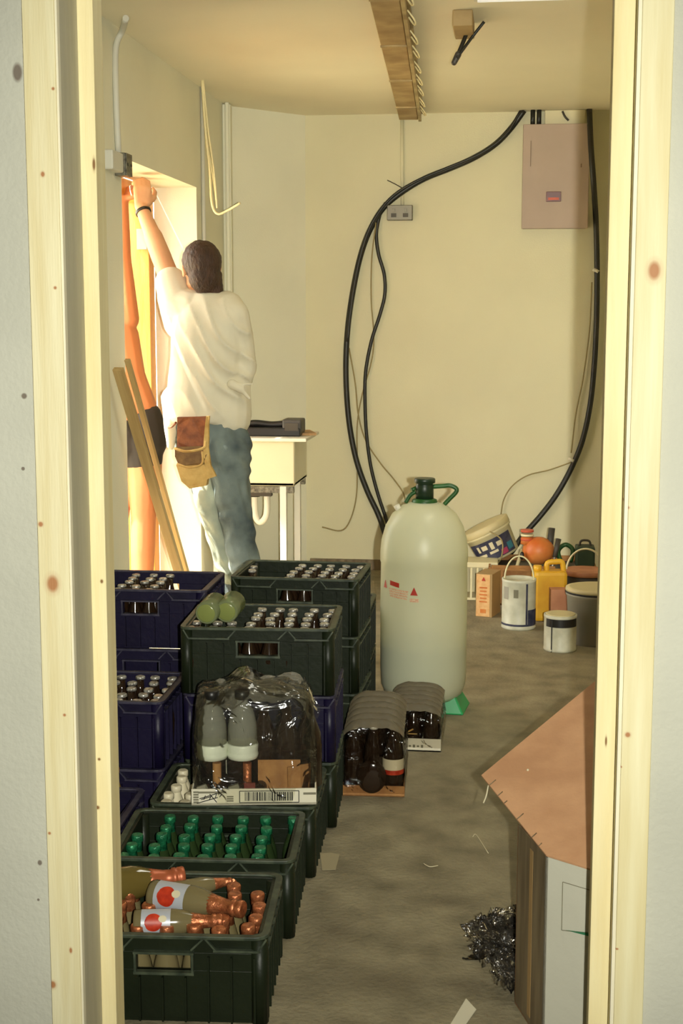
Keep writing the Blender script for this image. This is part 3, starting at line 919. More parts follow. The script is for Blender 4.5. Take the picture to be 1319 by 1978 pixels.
# N top and N second
fill(N[2], p_crown, 8, 5, lambda i, j: 1 < i < 5, 'small dark bottle with steel cap in the navy crate topping the tall left stack', 'steel capped bottles in the top left navy crate', z=.02)
fill(N[4], p_crown, 8, 5, lambda i, j: i > 3, 'small dark bottle with steel cap in the two crate navy stack by the left jamb', 'steel capped bottles in the upper navy crate', z=.02)

# lying bottles on the nearest crate
lay_prof = [(.020, 0), (.0275, .002), (.029, .008), (.029, .092), (.0265, .108), (.018, .135), (.0135, .155), (.012, .185)]
def lying(base_px, tip_px, z, label, glass, foil, labelled=True, sc=1.0, dz=0):
    a = atz(base_px[0], base_px[1], z); b_ = atz(tip_px[0], tip_px[1], z + dz)
    d = (b_ - a); L = d.length; k = L / .195
    o = MB().lathe([(r * k * sc, h * k) for r, h in lay_prof], 20).build('lying_bottle', glass)
    o.location = a
    o.rotation_euler = d.to_track_quat('Z', 'Y').to_euler()
    q = MB(); q.lathe([(r * k * sc, h * k) for r, h in ((.0225, .118), (.0185, .136), (.0148, .155), (.0138, .170), (.0165, .172), (.0165, .179), (.0145, .181), (.0165, .183), (.0168, .193), (.015, .1955))], 18)
    q.build('foil_neck', foil, o)
    if labelled:
        # direction towards the camera in the bottle's own frame
        inv = d.to_track_quat('Z', 'Y').inverted()
        n = inv @ (V((0, 0, EYE)) - a).normalized(); phi = math.atan2(n.y, n.x)
        def patch(h0, h1, w_, r, off=0, ell_=False, m_=None, nm='label'):
            q = MB(); rows = []
            K = 11
            for i in range(K):
                hh = h0 + (h1 - h0) * i / (K - 1)
                ww = w_ * (math.sqrt(max(1 - (2 * i / (K - 1) - 1) ** 2, .02)) if ell_ else 1)
                rows.append([q.bm.verts.new((r * math.cos(phi + off + ww * (j / 10 - .5)), r * math.sin(phi + off + ww * (j / 10 - .5)), hh)) for j in range(11)])
            for r0, r1 in zip(rows, rows[1:]):
                for j in range(10): q.bm.faces.new((r0[j], r0[j + 1], r1[j + 1], r1[j])).smooth = True
            return q.build(nm, m_, o)
        R0 = .029 * k * sc
        patch(.018 * k, .082 * k, 2.6, R0 + .0006, m_=M['label_silver'])
        patch(.026 * k, .064 * k, 1.35, R0 + .0012, ell_=True, m_=M['label_red'], nm='red_emblem')
        patch(.056 * k, .074 * k, .5, R0 + .0014, off=-.25, ell_=True, m_=M['label_cream'], nm='label_mark')
    return tag(o, label, 'bottle', 'bottles lying on the nearest crate')
lying((258, 1783), (430, 1779), .193, 'labelled bottle with copper foil neck lying frontmost on the nearest crate', M['glass_grey'], M['copper'])
lying((293, 1727), (470, 1757), .205, 'labelled bottle with copper foil neck lying in the middle of the nearest crate', M['glass_grey'], M['copper'])
lying((330, 1722), (455, 1700), .185, 'plain bottle with copper foil neck lying under the labelled middle bottle', M['glass_grey'], M['copper'], False, .9)
lying((160, 1718), (355, 1692), .205, 'large yellowish bottle with red foil neck lying at the back left of the nearest crate', M['glass_olive'], mat('red_foil', (178, 96, 62), .4, metal=.4), False, 1.15)

# juice bottle standing in the gap
p = atz(270, 1545, .10)
o = MB().lathe([(.022, 0), (.027, .004), (.028, .10), (.024, .14), (.012, .185), (.012, .205)], 16).build('juice_bottle', M['juice'])
o.location = (-1.105, 3.705, .018)
q = MB(); q.lathe([(.0125, .203), (.0155, .205), (.0155, .217), (.013, .219)], 14); q.build('cap', M['copper'], o)
tag(o, 'single yellow juice bottle with copper cap standing in front of the navy stack', 'bottle')

# two glass tumblers lying over the back left of the middle stack's top crate
for i, (b0, t0, lab) in enumerate((((398, 1183), (420, 1160), 'left of the two pale green tumblers lying on the middle stack'),
                                   ((437, 1180), (452, 1158), 'right of the two pale green tumblers lying on the middle stack'))):
    a = atz(b0[0], b0[1], .645); e = atz(t0[0] + 2, t0[1], .655)
    a = V((a.x, a.y, .642)); d = (V((e.x, e.y, .652)) - a).normalized()
    o = MB().lathe([(.031, 0), (.034, .004), (.036, .10), (.0345, .10), (.032, .008), (.001, .006)], 22).build('tumbler', M['glass_tumbler'])
    o.location = a; o.rotation_euler = d.to_track_quat('Z', 'Y').to_euler()
    q = MB(); q.lathe([(.0005, -.002), (.024, -.0015), (.029, .001), (.029, .004)], 20); q.build('base', mat('green_tinted_glass', (150, 160, 90), .2, trans=.3), o)
    tag(o, lab, 'tumbler', 'tumblers lying on the crate')

# ================================================================== SHRINK WRAPPED TRAY ON THE CRATE
t0 = atz(370, 1551, .212); t1 = atz(611, 1549, .212)
wv = t1 - t0; TW = wv.length; TD = .25
ta = math.atan2(wv.y, wv.x)
mid = (t0 + t1) / 2
tray = thing('wrapped_tray', (mid.x, mid.y, .205), 'shrink wrapped white cardboard tray with barcode on the green crates', 'tray', rz=ta)
TH = .045
q = MB()
q.box((0, TD / 2, .003), (TW, TD, .006))
q.box((0, .002, TH / 2), (TW, .004, TH)); q.box((0, TD - .002, TH / 2), (TW, .004, TH))
for s_ in (-1, 1): q.box((s_ * (TW / 2 - .002), TD / 2, TH / 2), (.004, TD - .008, TH))
q.build('cardboard_tray', M['tray_white'], tray)
# print on the tray's front: barcode in a frame, scribble mark, grey lines
q = MB(); bw0, bw1 = TW * (-.5 + .385), TW * (-.5 + .86)
z0, z1 = .007, .039
q.box(((bw0 + bw1) / 2, -.0012, z0), (bw1 - bw0, .001, .0018)); q.box(((bw0 + bw1) / 2, -.0012, z1), (bw1 - bw0, .001, .0018))
q.box((bw0, -.0012, (z0 + z1) / 2), (.0022, .001, z1 - z0)); q.box((bw1, -.0012, (z0 + z1) / 2), (.0022, .001, z1 - z0))
rr = random.Random(3); x = bw0 + .014
while x < bw1 - .016:
    wd = rr.choice((.0012, .0018, .0028, .0036)); q.box((x + wd / 2, -.0012, (z0 + z1) / 2 + .001), (wd, .001, z1 - z0 - .008)); x += wd + rr.choice((.0014, .002, .003))
q.build('barcode', M['ink'], tray)
q = MB()
for (x, z, l, a) in ((.042, .014, .058, .28), (.040, .021, .03, .3), (.045, .026, .05, .3), (.058, .020, .03, -.9), (.035, .022, .012, 1.2), (.05, .021, .012, 1.1), (.065, .026, .012, 1.3), (.078, .027, .01, .9)):
    q.box((-TW / 2 + x, -.0012, z), (l, .001, .0022), Matrix.Rotation(-a, 3, 'Y'))
q.build('printed_mark', M['ink'], tray)
q = MB()
q.box((-TW / 2 + .055, -.0012, .036), (.075, .001, .005))
for k in range(3): q.box((-TW / 2 + .103, -.0012, .012 + k * .006), (.018, .001, .0035))
for k in range(5): q.box((-TW / 2 + .012, -.0012, .009 + k * .007), (.014, .001, .0045))
q.box((TW / 2 - .018, -.0012, .031), (.034, .001, .006))
q.build('grey_print', M['ink_grey'], tray)
# contents: dark bottles on their sides low, two cups with white bases, brown card
for i, cxp in enumerate((.16, .40)):
    x = -TW / 2 + TW * (cxp)
    if i == 1: x = -TW / 2 + TW * .405
    z = .112
    q = MB(); q.lathe([(.030, z + .0), (.0405, z + .004), (.043, z + .014), (.0415, z + .020), (.0415, z + .024), (.0425, z + .04), (.041, z + .045)], 24, origin=(x, .055, 0))
    cup = q.build('cup_base', M['tumbler_base'], tray)
    q = MB(); q.lathe([(.040, z + .046), (.039, z + .09), (.036, z + .11), (.030, z + .135), (.016, z + .155), (.014, z + .17)], 24, origin=(x, .055, 0)); q.build('clear_bottle', M['tumbler'], tray)
    q = MB(); q.lathe([(.016, z + .165), (.020, z + .167), (.020, z + .188), (.016, z + .19)], 16, origin=(x, .055, 0)); q.build('bottle_cap', M['black'], tray)
    q = MB(); q.lathe([(.012, TH * .2), (.012, z - .01)], 12, origin=(x + .012, .05, 0)); q.build('foil_neck', M['copper'] if i else M['card_tan'], tray)
for k in range(4):
    x = -TW / 2 + .03 + k * .05
    q = MB(); q.capsule((x, .03, .035), (x + .012, .10, .036), .018, .018); q.build('dark_bottle', M['glass_brown'], tray)
for k in range(2):
    q = MB(); q.box((-TW / 2 + .028 + k * .085, .012, .046), (.028, .01, .012), Matrix.Rotation(-.35, 3, 'Y')); q.build('silver_tab', M['ink_grey'], tray)
q = MB(); q.box((-TW / 2 + .155, .012, .04), (.03, .006, .035)); q.build('red_card', mat('dark_red_card', (110, 40, 26), .6), tray)
q = MB(); q.box((TW * .20, .05, .065), (.115, .006, .085), Matrix.Rotation(-.12, 3, 'X')); q.box((TW * .36, .06, .055), (.07, .006, .07), Matrix.Rotation(.5, 3, 'Z'))
q.build('brown_divider', M['card_tan'], tray)
for k in range(3):
    q = MB(); q.lathe([(.030, .008), (.036, .012), (.036, .12), (.032, .16), (.014, .21), (.013, .24)], 18, origin=(TW * .07 + k * .062, .135, 0)); q.build('dark_bottle', M['glass_brown'], tray)
for k in range(2):
    q = MB(); q.lathe([(.030, .008), (.036, .012), (.036, .12), (.032, .16), (.014, .21), (.013, .24)], 18, origin=(-TW * .36 + k * .075, .17, 0)); q.build('dark_bottle', M['glass_brown'], tray)

def film_box(name, parent, m_, x0, x1, y0, y1, z0, z1, amp=.006, top=None, seed=0, nseg=26, round_=.35):
    """crumpled film stretched over a rounded block; top(x) gives the sagging top line"""
    q = MB(); NX_, NZ_ = nseg * 2, 16
    rings = []
    for j in range(NZ_ + 1):
        t_ = j / NZ_
        ring = []
        for i in range(NX_ * 2):
            a = 2 * PI * i / (NX_ * 2)
            cx_, sy_ = math.cos(a), math.sin(a)
            pw = .45
            ux = math.copysign(abs(cx_) ** pw, cx_); uy = math.copysign(abs(sy_) ** pw, sy_)
            shr = 1 - (.10 * t_ ** 2)
            if t_ > .86: shr *= math.sqrt(max(1 - ((t_ - .86) / .145) ** 2, .0)) * .6 + .4
            X_ = (x0 + x1) / 2 + ux * (x1 - x0) / 2 * shr
            Y_ = (y0 + y1) / 2 + uy * (y1 - y0) / 2 * shr
            zt_ = z1 + (top((X_ - x0) / (x1 - x0)) if top else 0)
            Z_ = z0 + (zt_ - z0) * t_
            nv = mnoise.noise_vector(V((X_ * 14 + seed, Y_ * 14, Z_ * 9))) + .6 * mnoise.noise_vector(V((X_ * 40 + seed, Y_ * 40, Z_ * 16)))
            k_ = amp * (0.25 if j == 0 else 1)
            ring.append(q.bm.verts.new((X_ + nv.x * k_, Y_ + nv.y * k_, Z_ + nv.z * k_ * (0 if j == 0 else 1))))
        rings.append(ring)
    q.skin(rings, cap0=False, cap1=False)
    c_ = sum((v.co for v in rings[-1]), V()) / len(rings[-1])
    cv = q.bm.verts.new(c_ + V((0, 0, -.004)))
    r_ = rings[-1]
    for i in range(len(r_)):
        q.bm.faces.new((r_[i], r_[(i + 1) % len(r_)], cv)).smooth = True
    return q.build(name, m_, parent)
film_box('shrink_film', tray, M['clear_film'], -TW / 2 - .003, TW / 2 + .003, -.003, TD + .003, .004, .325, .007,
         top=lambda u: -.012 + .02 * math.cos(2 * PI * u * 2.4) * (1 if u < .5 else .3))
# bunched translucent top of the film and a loose ear at the right
q = MB()
rows = []
for j in range(7):
    row = []
    for i in range(25):
        u = i / 24
        x = -TW * .36 + u * TW * .80
        z = -.05 * max(0, (abs(u - .5) - .38) / .12) ** 2 + .268 + j * .0065 + .016 * math.cos(u * 15) * (1 if u < .45 else .35) + (.01 if u > .5 else 0) + .006 * mnoise.noise(V((u * 20, j * 1.3, 0)))
        y = .03 + j * .022 + .008 * mnoise.noise(V((u * 16, j * .9, 5)))
        row.append(q.bm.verts.new((x, y, z)))
    rows.append(row)
for r0, r1 in zip(rows, rows[1:]):
    for i in range(24): q.bm.faces.new((r0[i], r0[i + 1], r1[i + 1], r1[i])).smooth = True
q.build('bunched_film', M['film_grey'], tray)
q = MB()
rows = []
for j in range(9):
    row = []
    for i in range(9):
        u, v_ = i / 8, j / 8
        row.append(q.bm.verts.new((TW * .40 + .045 * u * math.sin(PI * (v_ * .8 + .15)), .06 + .03 * v_ + .01 * mnoise.noise(V((u * 5, v_ * 5, 2))), .22 + .09 * v_ + .02 * math.sin(u * 5))))
    rows.append(row)
for r0, r1 in zip(rows, rows[1:]):
    for i in range(8): q.bm.faces.new((r0[i], r0[i + 1], r1[i + 1], r1[i])).smooth = True
q.build('loose_film', M['clear_film'], tray)

# ================================================================== PACKS ON THE FLOOR
def floor_pack(name, fl_, fr_, depth, height, nrow, ncol, tray_m, tray_h, label, front_extra, bottle_m, film_m, cap_m):
    wv = fr_ - fl_; W_ = wv.length
    root = thing(name, ((fl_ + fr_) / 2).to_tuple()[:2] + (.001,), label, 'drinks pack', 'wrapped drinks packs on the floor', math.atan2(wv.y, wv.x))
    q = MB()
    q.box((0, depth / 2, .002), (W_, depth, .004)); q.box((0, .002, tray_h / 2), (W_, .004, tray_h)); q.box((0, depth - .002, tray_h / 2), (W_, .004, tray_h))
    for s_ in (-1, 1): q.box((s_ * (W_ / 2 - .002), depth / 2, tray_h / 2), (.004, depth - .008, tray_h))
    q.build('cardboard_tray', tray_m, root)
    rr = min(W_ / ncol, depth / nrow) / 2 - .002
    for i in range(ncol):
        for j in range(nrow):
            x = (i + .5) * (W_ - .01) / ncol - (W_ - .01) / 2; y = .006 + (j + .5) * (depth - .012) / nrow
            q = MB(); q.lathe([(rr * .85, .006), (rr, .012), (rr, height * .55), (rr * .8, height * .72), (rr * .38, height * .88), (rr * .36, height * .94)], 12, origin=(x, y, 0))
            bo = q.build('bottle', bottle_m, root)
            q = MB(); q.lathe([(rr * .45, height * .93), (rr * .45, height * .975), (rr * .4, height * .985)], 12, origin=(x, y, 0)); q.build('cap', cap_m, bo)
    # ridged film over the bottle tops
    q = MB(); NXs, NYs = 14, nrow * 8
    rows = []
    for j in range(NYs + 1):
        v_ = j / NYs; row = []
        for i in range(NXs + 1):
            u = i / NXs
            x = (u - .5) * W_ * .97
            arch = 1 - (2 * u - 1) ** 4
            z = height * (.86 + .13 * arch) + .02 * abs(math.sin(PI * v_ * nrow)) * (.4 + .6 * arch) + .003 * mnoise.noise(V((u * 9, v_ * 20, nrow)))
            row.append(q.bm.verts.new((x, v_ * depth, z)))
        rows.append(row)
    for r0, r1 in zip(rows, rows[1:]):
        for i in range(NXs): q.bm.faces.new((r0[i], r0[i + 1], r1[i + 1], r1[i])).smooth = True
    q.build('film_top', M['ridge_film'], root)
    q = MB(); rows = []
    for j in range(15):
        t_ = j / 14; row = []
        for i in range(25):
            u = i / 24
            z = tray_h * .3 + (height * (.86 + .13 * (1 - (2 * u - 1) ** 4)) - tray_h * .3) * t_
            n_ = mnoise.noise(V((u * 5, t_ * 5, nrow * 1.7))) * .009 + mnoise.noise(V((u * 14, t_ * 12, 3))) * .004
            row.append(q.bm.verts.new(((u - .5) * W_ * (1 - .05 * t_ ** 3), -.003 + n_ * (1 if t_ > .15 else 0) - .006 * math.sin(PI * t_), z)))
        rows.append(row)
    for r0, r1 in zip(rows, rows[1:]):
        for i in range(24): q.bm.faces.new((r0[i], r0[i + 1], r1[i + 1], r1[i])).smooth = True
    q.build('film_front', film_m, root)
    for s_ in (-1, 1):
        q = MB(); rows = []
        for j in range(9):
            t_ = j / 8; row = []
            for i in range(25):
                u = i / 24
                z = tray_h * .3 + (height * .865 - tray_h * .3) * t_
                row.append(q.bm.verts.new((s_ * (W_ / 2 + .001 - .012 * t_ ** 3) + .004 * mnoise.noise(V((u * 12, t_ * 6, s_))), u * depth, z)))
            rows.append(row)
        for r0, r1 in zip(rows, rows[1:]):
            for i in range(24): q.bm.faces.new((r0[i], r0[i + 1], r1[i + 1], r1[i])).smooth = True
        q.build('film_side', film_m, root)
    front_extra(root, W_)
    return root
def p1_extra(root, W_):
    # red / white bottle label seen through the film and the dark round recess
    q = MB(); q.lathe([(.034, .07), (.034, .105)], 18, origin=(W_ / 2 - .037, .034, 0), cap0=False, cap1=False); q.build('red_label', M['label_red'], root)
    q = MB(); q.lathe([(.0345, .085), (.0345, .120)], 18, origin=(W_ / 2 - .037, .034, 0), cap0=False, cap1=False); q.build('white_label', M['label_cream'], root)
    q = MB(); q.ell((-.005, .004, .062), (.048, .014, .055)); q.build('dark_gap', M['glass_brown'], root)
def p2_extra(root, W_):
    q = MB()
    for k in range(4): q.box((-.01 + k * .014, -.0005, .018), (.008, .001, .006 + (k % 2) * .004))
    q.build('tray_print', M['ink_grey'], root)
    q = MB(); q.box((-.012, -.001, .072), (.03, .002, .005), Matrix.Rotation(-.5, 3, 'Y')); q.box((0, -.001, .062), (.03, .002, .003)); q.build('gold_print', M['suede'], root)
floor_pack('drinks_pack', V((-.520, 4.215, 0)), V((-.322, 4.225, 0)), .40, .225, 6, 3, M['card_tan'], .035,
           'shrink wrapped pack of dark bottles in a brown cardboard tray on the floor', p1_extra, M['glass_brown'], M['dark_film'], M['white_plastic'])
floor_pack('drinks_pack', V((-.428, 4.70, 0)), V((-.233, 4.70, 0)), .345, .145, 6, 3, M['tray_white'], .045,
           'smaller shrink wrapped dark pack with white tray front touching the jug', p2_extra, M['glass_brown'], M['dark_film'], M['grey_metal'])

# ================================================================== JUG
jc = V((-.331, 5.245, .0)); jr = .165
jug = thing('liquid_jug', jc, 'tall round shouldered milky jug with green cap on a green foot', 'jug')
prof = [(.09, .045), (.125, .048), (.15, .068), (.162, .10), (.165, .15), (.166, .40), (.164, .555), (.1665, .56), (.1665, .60), (.162, .64), (.148, .69), (.122, .735), (.085, .765), (.05, .778), (.04, .782)]
JH = at(818, 966, jc.y).z / .785
prof = [(r * 1.0, h * JH) for r, h in prof]
q = MB(); q.lathe(prof, 48); q.build('body', M['jug'], jug)
q = MB(); q.lathe([(.08, .052), (.12, .056), (.145, .075), (.157, .11), (.160, .16), (.160, .262), (.01, .262)], 40); q.build('liquid', M['liquid'], jug)
hz = .782 * JH
q = MB(); q.lathe([(.052, hz - .01), (.046, hz + .006), (.036, hz + .01)], 24); q.build('neck_collar', M['green_plastic'], jug)
q = MB(); q.lathe([(.034, hz + .005), (.034, hz + .06), (.030, hz + .066), (.040, hz + .070), (.040, hz + .084), (.037, hz + .087)], 24); q.build('screw_cap', M['dark_green_cap'], jug)
q = MB(); q.tube([(.03, 0, hz + .055), (.07, 0, hz + .058), (.095, 0, hz + .06), (.118, 0, hz + .05), (.118, 0, hz + .035), (.095, 0, hz + .01), (.075, 0, hz - .012)], .0085, 8)
q.build('handle', M['green_plastic'], jug)
q = MB(); q.tube([(-.035, 0, hz + .035), (-.055, 0, hz + .02), (-.072, 0, hz - .008)], .008, 8); q.tube([(-.03, 0, hz + .05), (-.05, -.01, hz + .042)], .008, 6); q.build('handle', M['green_plastic'], jug)
q = MB(); q.cyl((-.095, -.02, hz - .035), (-.105, -.022, hz - .015), .012); q.build('air_valve', M['white_plastic'], jug)
# green foot, off-centre square base showing at the right
q = MB()
cx_ = .075
pts0 = [(cx_ - .14, -.07, 0), (cx_ + .085, -.085, 0), (cx_ + .085 + .02, .09, 0), (cx_ - .14, .09, 0)]
pts1 = [(cx_ - .12, -.05, .085), (cx_ + .045, -.062, .085), (cx_ + .055, .07, .085), (cx_ - .12, .07, .085)]
v0 = [q.bm.verts.new(p) for p in pts0]; v1 = [q.bm.verts.new(p) for p in pts1]
for i in range(4): q.bm.faces.new((v0[i], v0[(i + 1) % 4], v1[(i + 1) % 4], v1[i]))
q.bm.faces.new(v1); q.bm.faces.new(list(reversed(v0)))
q.build('foot', M['green_base'], jug, bevel=.006)
# warning print wrapped on the body
def on_jug(u, z, r=.1668):
    a = -PI / 2 + u
    return V((r * math.cos(a), r * math.sin(a), z))
def jug_patch(corners, m_, nm):
    q = MB(); (u0, z0), (u1, z1), (u2, z2), (u3, z3) = corners
    K = 8; rows = []
    for i in range(K + 1):
        t_ = i / K
        ub, zb_ = u0 + (u1 - u0) * t_, z0 + (z1 - z0) * t_
        ut, zt_ = u3 + (u2 - u3) * t_, z3 + (z2 - z3) * t_
        rows.append((q.bm.verts.new(on_jug(ub, zb_)), q.bm.verts.new(on_jug(ut, zt_))))
    for a_, c_ in zip(rows, rows[1:]): q.bm.faces.new((a_[0], c_[0], c_[1], a_[1])).smooth = True
    return q.build(nm, m_, jug)
def jz(py): return at(800, py, jc.y - .15).z
def ju(px):
    dx = (px - 819) * (5.1 / FPX)
    return math.asin(max(-1, min(1, dx / .166))) - .06
jug_patch([(ju(745), jz(1142)), (ju(753), jz(1142)), (ju(749.5), jz(1127)), (ju(748.5), jz(1127))], M['decal_red'], 'warning_triangle')
jug_patch([(ju(803), jz(1149)), (ju(818), jz(1149)), (ju(811), jz(1134)), (ju(810), jz(1134))], M['decal_red'], 'warning_triangle')
jug_patch([(ju(760), jz(1134)), (ju(780), jz(1137)), (ju(780), jz(1128)), (ju(760), jz(1125))], M['decal_red'], 'red_heading')
for k in range(4):
    y_ = 1139 + k * 4.6
    jug_patch([(ju(757 + k), jz(y_ + 3.4)), (ju(798), jz(y_ + 6)), (ju(796 - 2 * k + 4), jz(y_ + 2.6)), (ju(757 + k), jz(y_))], M['decal_pink'], 'printed_lines')
jug_patch([(ju(802), jz(1162)), (ju(820), jz(1162)), (ju(820), jz(1155)), (ju(802), jz(1155))], M['decal_pink'], 'printed_lines')

# ================================================================== PAINT TINS AND TUBS BY THE RIGHT
def bail(root, r, z, tilt, lift, m_, rad=.004, name='wire_handle'):
    pts = []
    for k in range(13):
        a = PI * k / 12
        pts.append((r * math.cos(a), -math.sin(a) * lift * math.sin(tilt), z + math.sin(a) * lift * math.cos(tilt)))
    q = MB(); q.tube(pts, rad, 8, 2); return q.build(name, m_, root)
def tin(name, px, py, r, h, label, cat='tin', body=None, yaw=0):
    p = atz(px, py, 0); p.y += r; 
    root = thing(name, (p.x, p.y, 0), label, cat, rz=yaw)
    q = MB(); q.lathe([(r * .97, 0), (r, .004), (r, .012), (r * .985, .014), (r * .985, h - .014), (r, h - .012), (r, h), (r * .9, h), (r * .88, h - .006), (.001, h - .006)], 32)
    q.build('body', body or M['paint_white'], root)
    return root, p
def band(root, r, z0, z1, a0, a1, m_, nm):
    q = MB(); K = 12; rows = []
    for i in range(K + 1):
        a = math.radians(a0 + (a1 - a0) * i / K); rows.append((q.bm.verts.new((r * math.cos(a), r * math.sin(a), z0)), q.bm.verts.new((r * math.cos(a), r * math.sin(a), z1))))
    for a_, c_ in zip(rows, rows[1:]): q.bm.faces.new((a_[0], c_[0], c_[1], a_[1])).smooth = True
    return q.build(nm, m_, root)
pt1, _ = tin('paint_tin', 1001, 1219, .083, .243, 'tall white paint tin with navy panel and raised pale handle', 'paint tin')
band(pt1, .0828, .026, .10, -58, -5, M['navy_label'], 'navy_panel'); band(pt1, .0829, .02, .03, -180, 0, M['navy_label'], 'navy_stripe')
band(pt1, .0827, .026, .228, -66, -59, M['navy_label'], 'navy_stripe')
band(pt1, .0828, .16, .20, -108, -92, M['ink_grey'], 'faded_print'); band(pt1, .0828, .15, .21, -150, -128, M['tin_grey'], 'faded_print')
bail(pt1, .070, .235, -.15, .115, M['tub_white'])
pt2, _ = tin('paint_tin', 1082, 1262, .0745, .165, 'small white paint tin with black band standing in front', 'paint tin')
band(pt2, .0742, .115, .152, -150, -18, M['black'], 'black_band'); band(pt2, .0743, .0, .15, -125, -120, M['ink'], 'black_stripe')
q = MB(); q.lathe([(.066, .160), (.066, .168), (.064, .169)], 28); q.build('lid', M['lid_cream'], pt2)
q = MB(); q.box((.005, -.068, .135), (.012, .004, .06), Matrix.Rotation(.5, 3, 'Y')); q.build('drip', M['tub_white'], pt2)
p = atz(1151, 1252, 0); p.y += .13
pt3 = thing('grey_bucket', (p.x, p.y, 0), 'large grey lidded tub standing against the right jamb', 'tub')
q = MB(); q.lathe([(.115, 0), (.12, .004), (.132, .22), (.138, .225), (.138, .24)], 36); q.build('body', M['tin_grey'], pt3)
q = MB(); q.lathe([(.140, .236), (.140, .243), (.139, .244)], 36); q.build('rim_gasket', M['ink'], pt3)
q = MB(); q.lathe([(.139, .243), (.138, .258), (.12, .262)], 36); q.build('lid', M['lid_cream'], pt3)
# tall carton
p = atz(942, 1191, 0)
ct = thing('tall_carton', (p.x, p.y + .06, 0), 'tall narrow peach carton with small red mark on the floor', 'carton', rz=-.28)
q = MB(); q.box((0, 0, .11), (.085, .15, .22)); q.build('box', M['paper_side'], ct, bevel=.002)
q = MB(); q.box((-.004, -.0756, .11), (.070, .002, .214)); q.build('front_panel', M['paper_box'], ct)
q = MB(); q.poly([(-.012, -.078, .185), (.008, -.078, .185), (-.002, -.078, .205)], .001); q.build('red_mark', M['decal_red'], ct)
q = MB()
for k in range(5): q.box((-.003, -.0772, .15 - k * .018), (.04 - .006 * (k % 2), .001, .006))
q.box((-.003, -.0772, .03), (.03, .001, .02))
q.build('printed_lines', M['orange'], ct)
# yellow jerrycan
p = atz(1068, 1205, 0)
yc = thing('yellow_jerrycan', (p.x - .02, p.y + .10, 0), 'yellow plastic jerrycan with moulded handle behind the paint tins', 'jerrycan', rz=.15)
q = MB(); q.box((0, 0, .125), (.165, .11, .25), bevel=.018); q.build('body', M['yellow'], yc)
q = MB(); q.tube([(-.015, 0, .24), (-.01, 0, .285), (.03, 0, .292), (.062, 0, .288), (.07, 0, .24)], .014, 8); q.build('handle', M['yellow'], yc)
q = MB(); q.cyl((-.06, 0, .245), (-.06, 0, .275), .02); q.build('cap', M['yellow'], yc)
# pinkish boxes in front of it
p = atz(1085, 1213, 0)
q = MB(); q.box((0, 0, .095), (.13, .07, .19)); o = q.build('small_carton', M['pink_box'], bevel=.002); o.location = (p.x + .005, p.y + .03, 0); o.rotation_euler = (0, 0, .1)
tag(o, 'pinkish brown carton standing in front of the yellow jerrycan', 'carton')
q = MB(); q.box((.01, -.0358, .06), (.06, .001, .035)); q.box((.04, -.0358, .13), (.02, .001, .02)); q.build('red_print', M['red_dark'], o)
# white crate / basket behind carton
p = atz(915, 1160, 0)
wb = thing('wire_basket', (p.x, p.y + .1, 0), 'white slotted plastic basket beside the jug', 'basket', rz=.0)
MB().box((0, 0, .19), (.25, .18, .03)).build('rim', M['tub_white'], wb, bevel=.004); MB().box((0, 0, .006), (.24, .17, .012)).build('base', M['tub_white'], wb)
for k in range(8):
    q = MB(); q.box((-.115 + k * .033, -.082, .092), (.011, .008, .17)); q.build('slat', M['tub_white'], wb)
q = MB(); q.box((0, .084, .09), (.24, .006, .17)); q.box((.117, 0, .09), (.006, .16, .17)); q.box((-.117, 0, .09), (.006, .16, .17)); q.build('walls', M['tub_white'], wb)
# cardboard box under the tools
p = atz(1030, 1150, 0)
bx = thing('open_carton', (p.x + .04, 7.45, 0), 'low brown carton holding the tools against the back wall', 'carton')
q = MB()
for (c_, s_) in (((0, 0, .005), (.56, .42, .01)), ((0, -.205, .1), (.56, .01, .2)), ((0, .205, .1), (.56, .01, .2)), ((-.275, 0, .1), (.01, .4, .2)), ((.275, 0, .1), (.01, .4, .2))): q.box(c_, s_)
q.build('box', M['card_tan'], bx)
q = MB(); q.box((-.1, -.245, .205), (.33, .08, .006), Matrix.Rotation(.1, 3, 'X')); q.build('flap', M['card_tan'], bx)
q = MB(); q.box((0, 0, .13), (.54, .39, .08)); 
tag(q.build('packing_cloth', M['grey_dark'], loc=(bx.location.x, bx.location.y, 0)), 'dark cloth filling the low brown carton of tools', 'cloth')
# tilted tub, mouth up-left, lying on the basket / carton
Yt = 7.62
c0 = at(975, 1060, Yt); c1 = at(930, 1008, Yt)
axis = (at(938, 1012, Yt) - at(966, 1068, Yt)).normalized()
tb = thing('tilted_tub', at(966, 1075, Yt), 'white plastic tub with dark printed label tipped over by the wall', 'tub')
tb.rotation_euler = axis.to_track_quat('Z', 'Y').to_euler()
q = MB(); q.lathe([(.10, 0), (.112, .005), (.125, .145), (.133, .148), (.133, .165), (.128, .168)], 36); q.build('body', M['tub_white'], tb)
q = MB(); q.lathe([(.134, .160), (.136, .163), (.136, .195), (.125, .200)], 36); q.build('lid', M['lid_cream'], tb)
inv = tb.rotation_euler.to_quaternion().inverted()
n_ = inv @ (V((0, 0, EYE)) - tb.location).normalized(); ph = math.degrees(math.atan2(n_.y, n_.x))
def tub_r(z): return .1135 + (z - .005) * .093
def tub_patch(a0, a1, z0, z1, m_, nm, e=.001):
    q = MB(); K = 14; rows = []
    for i in range(K + 1):
        a = math.radians(ph + a0 + (a1 - a0) * i / K)
        rows.append([q.bm.verts.new(((tub_r(z) + e) * math.cos(a), (tub_r(z) + e) * math.sin(a), z)) for z in (z0, (z0 + z1) / 2, z1)])
    for a_, c_ in zip(rows, rows[1:]):
        for k in range(2): q.bm.faces.new((a_[k], c_[k], c_[k + 1], a_[k + 1])).smooth = True
    return q.build(nm, m_, tb)
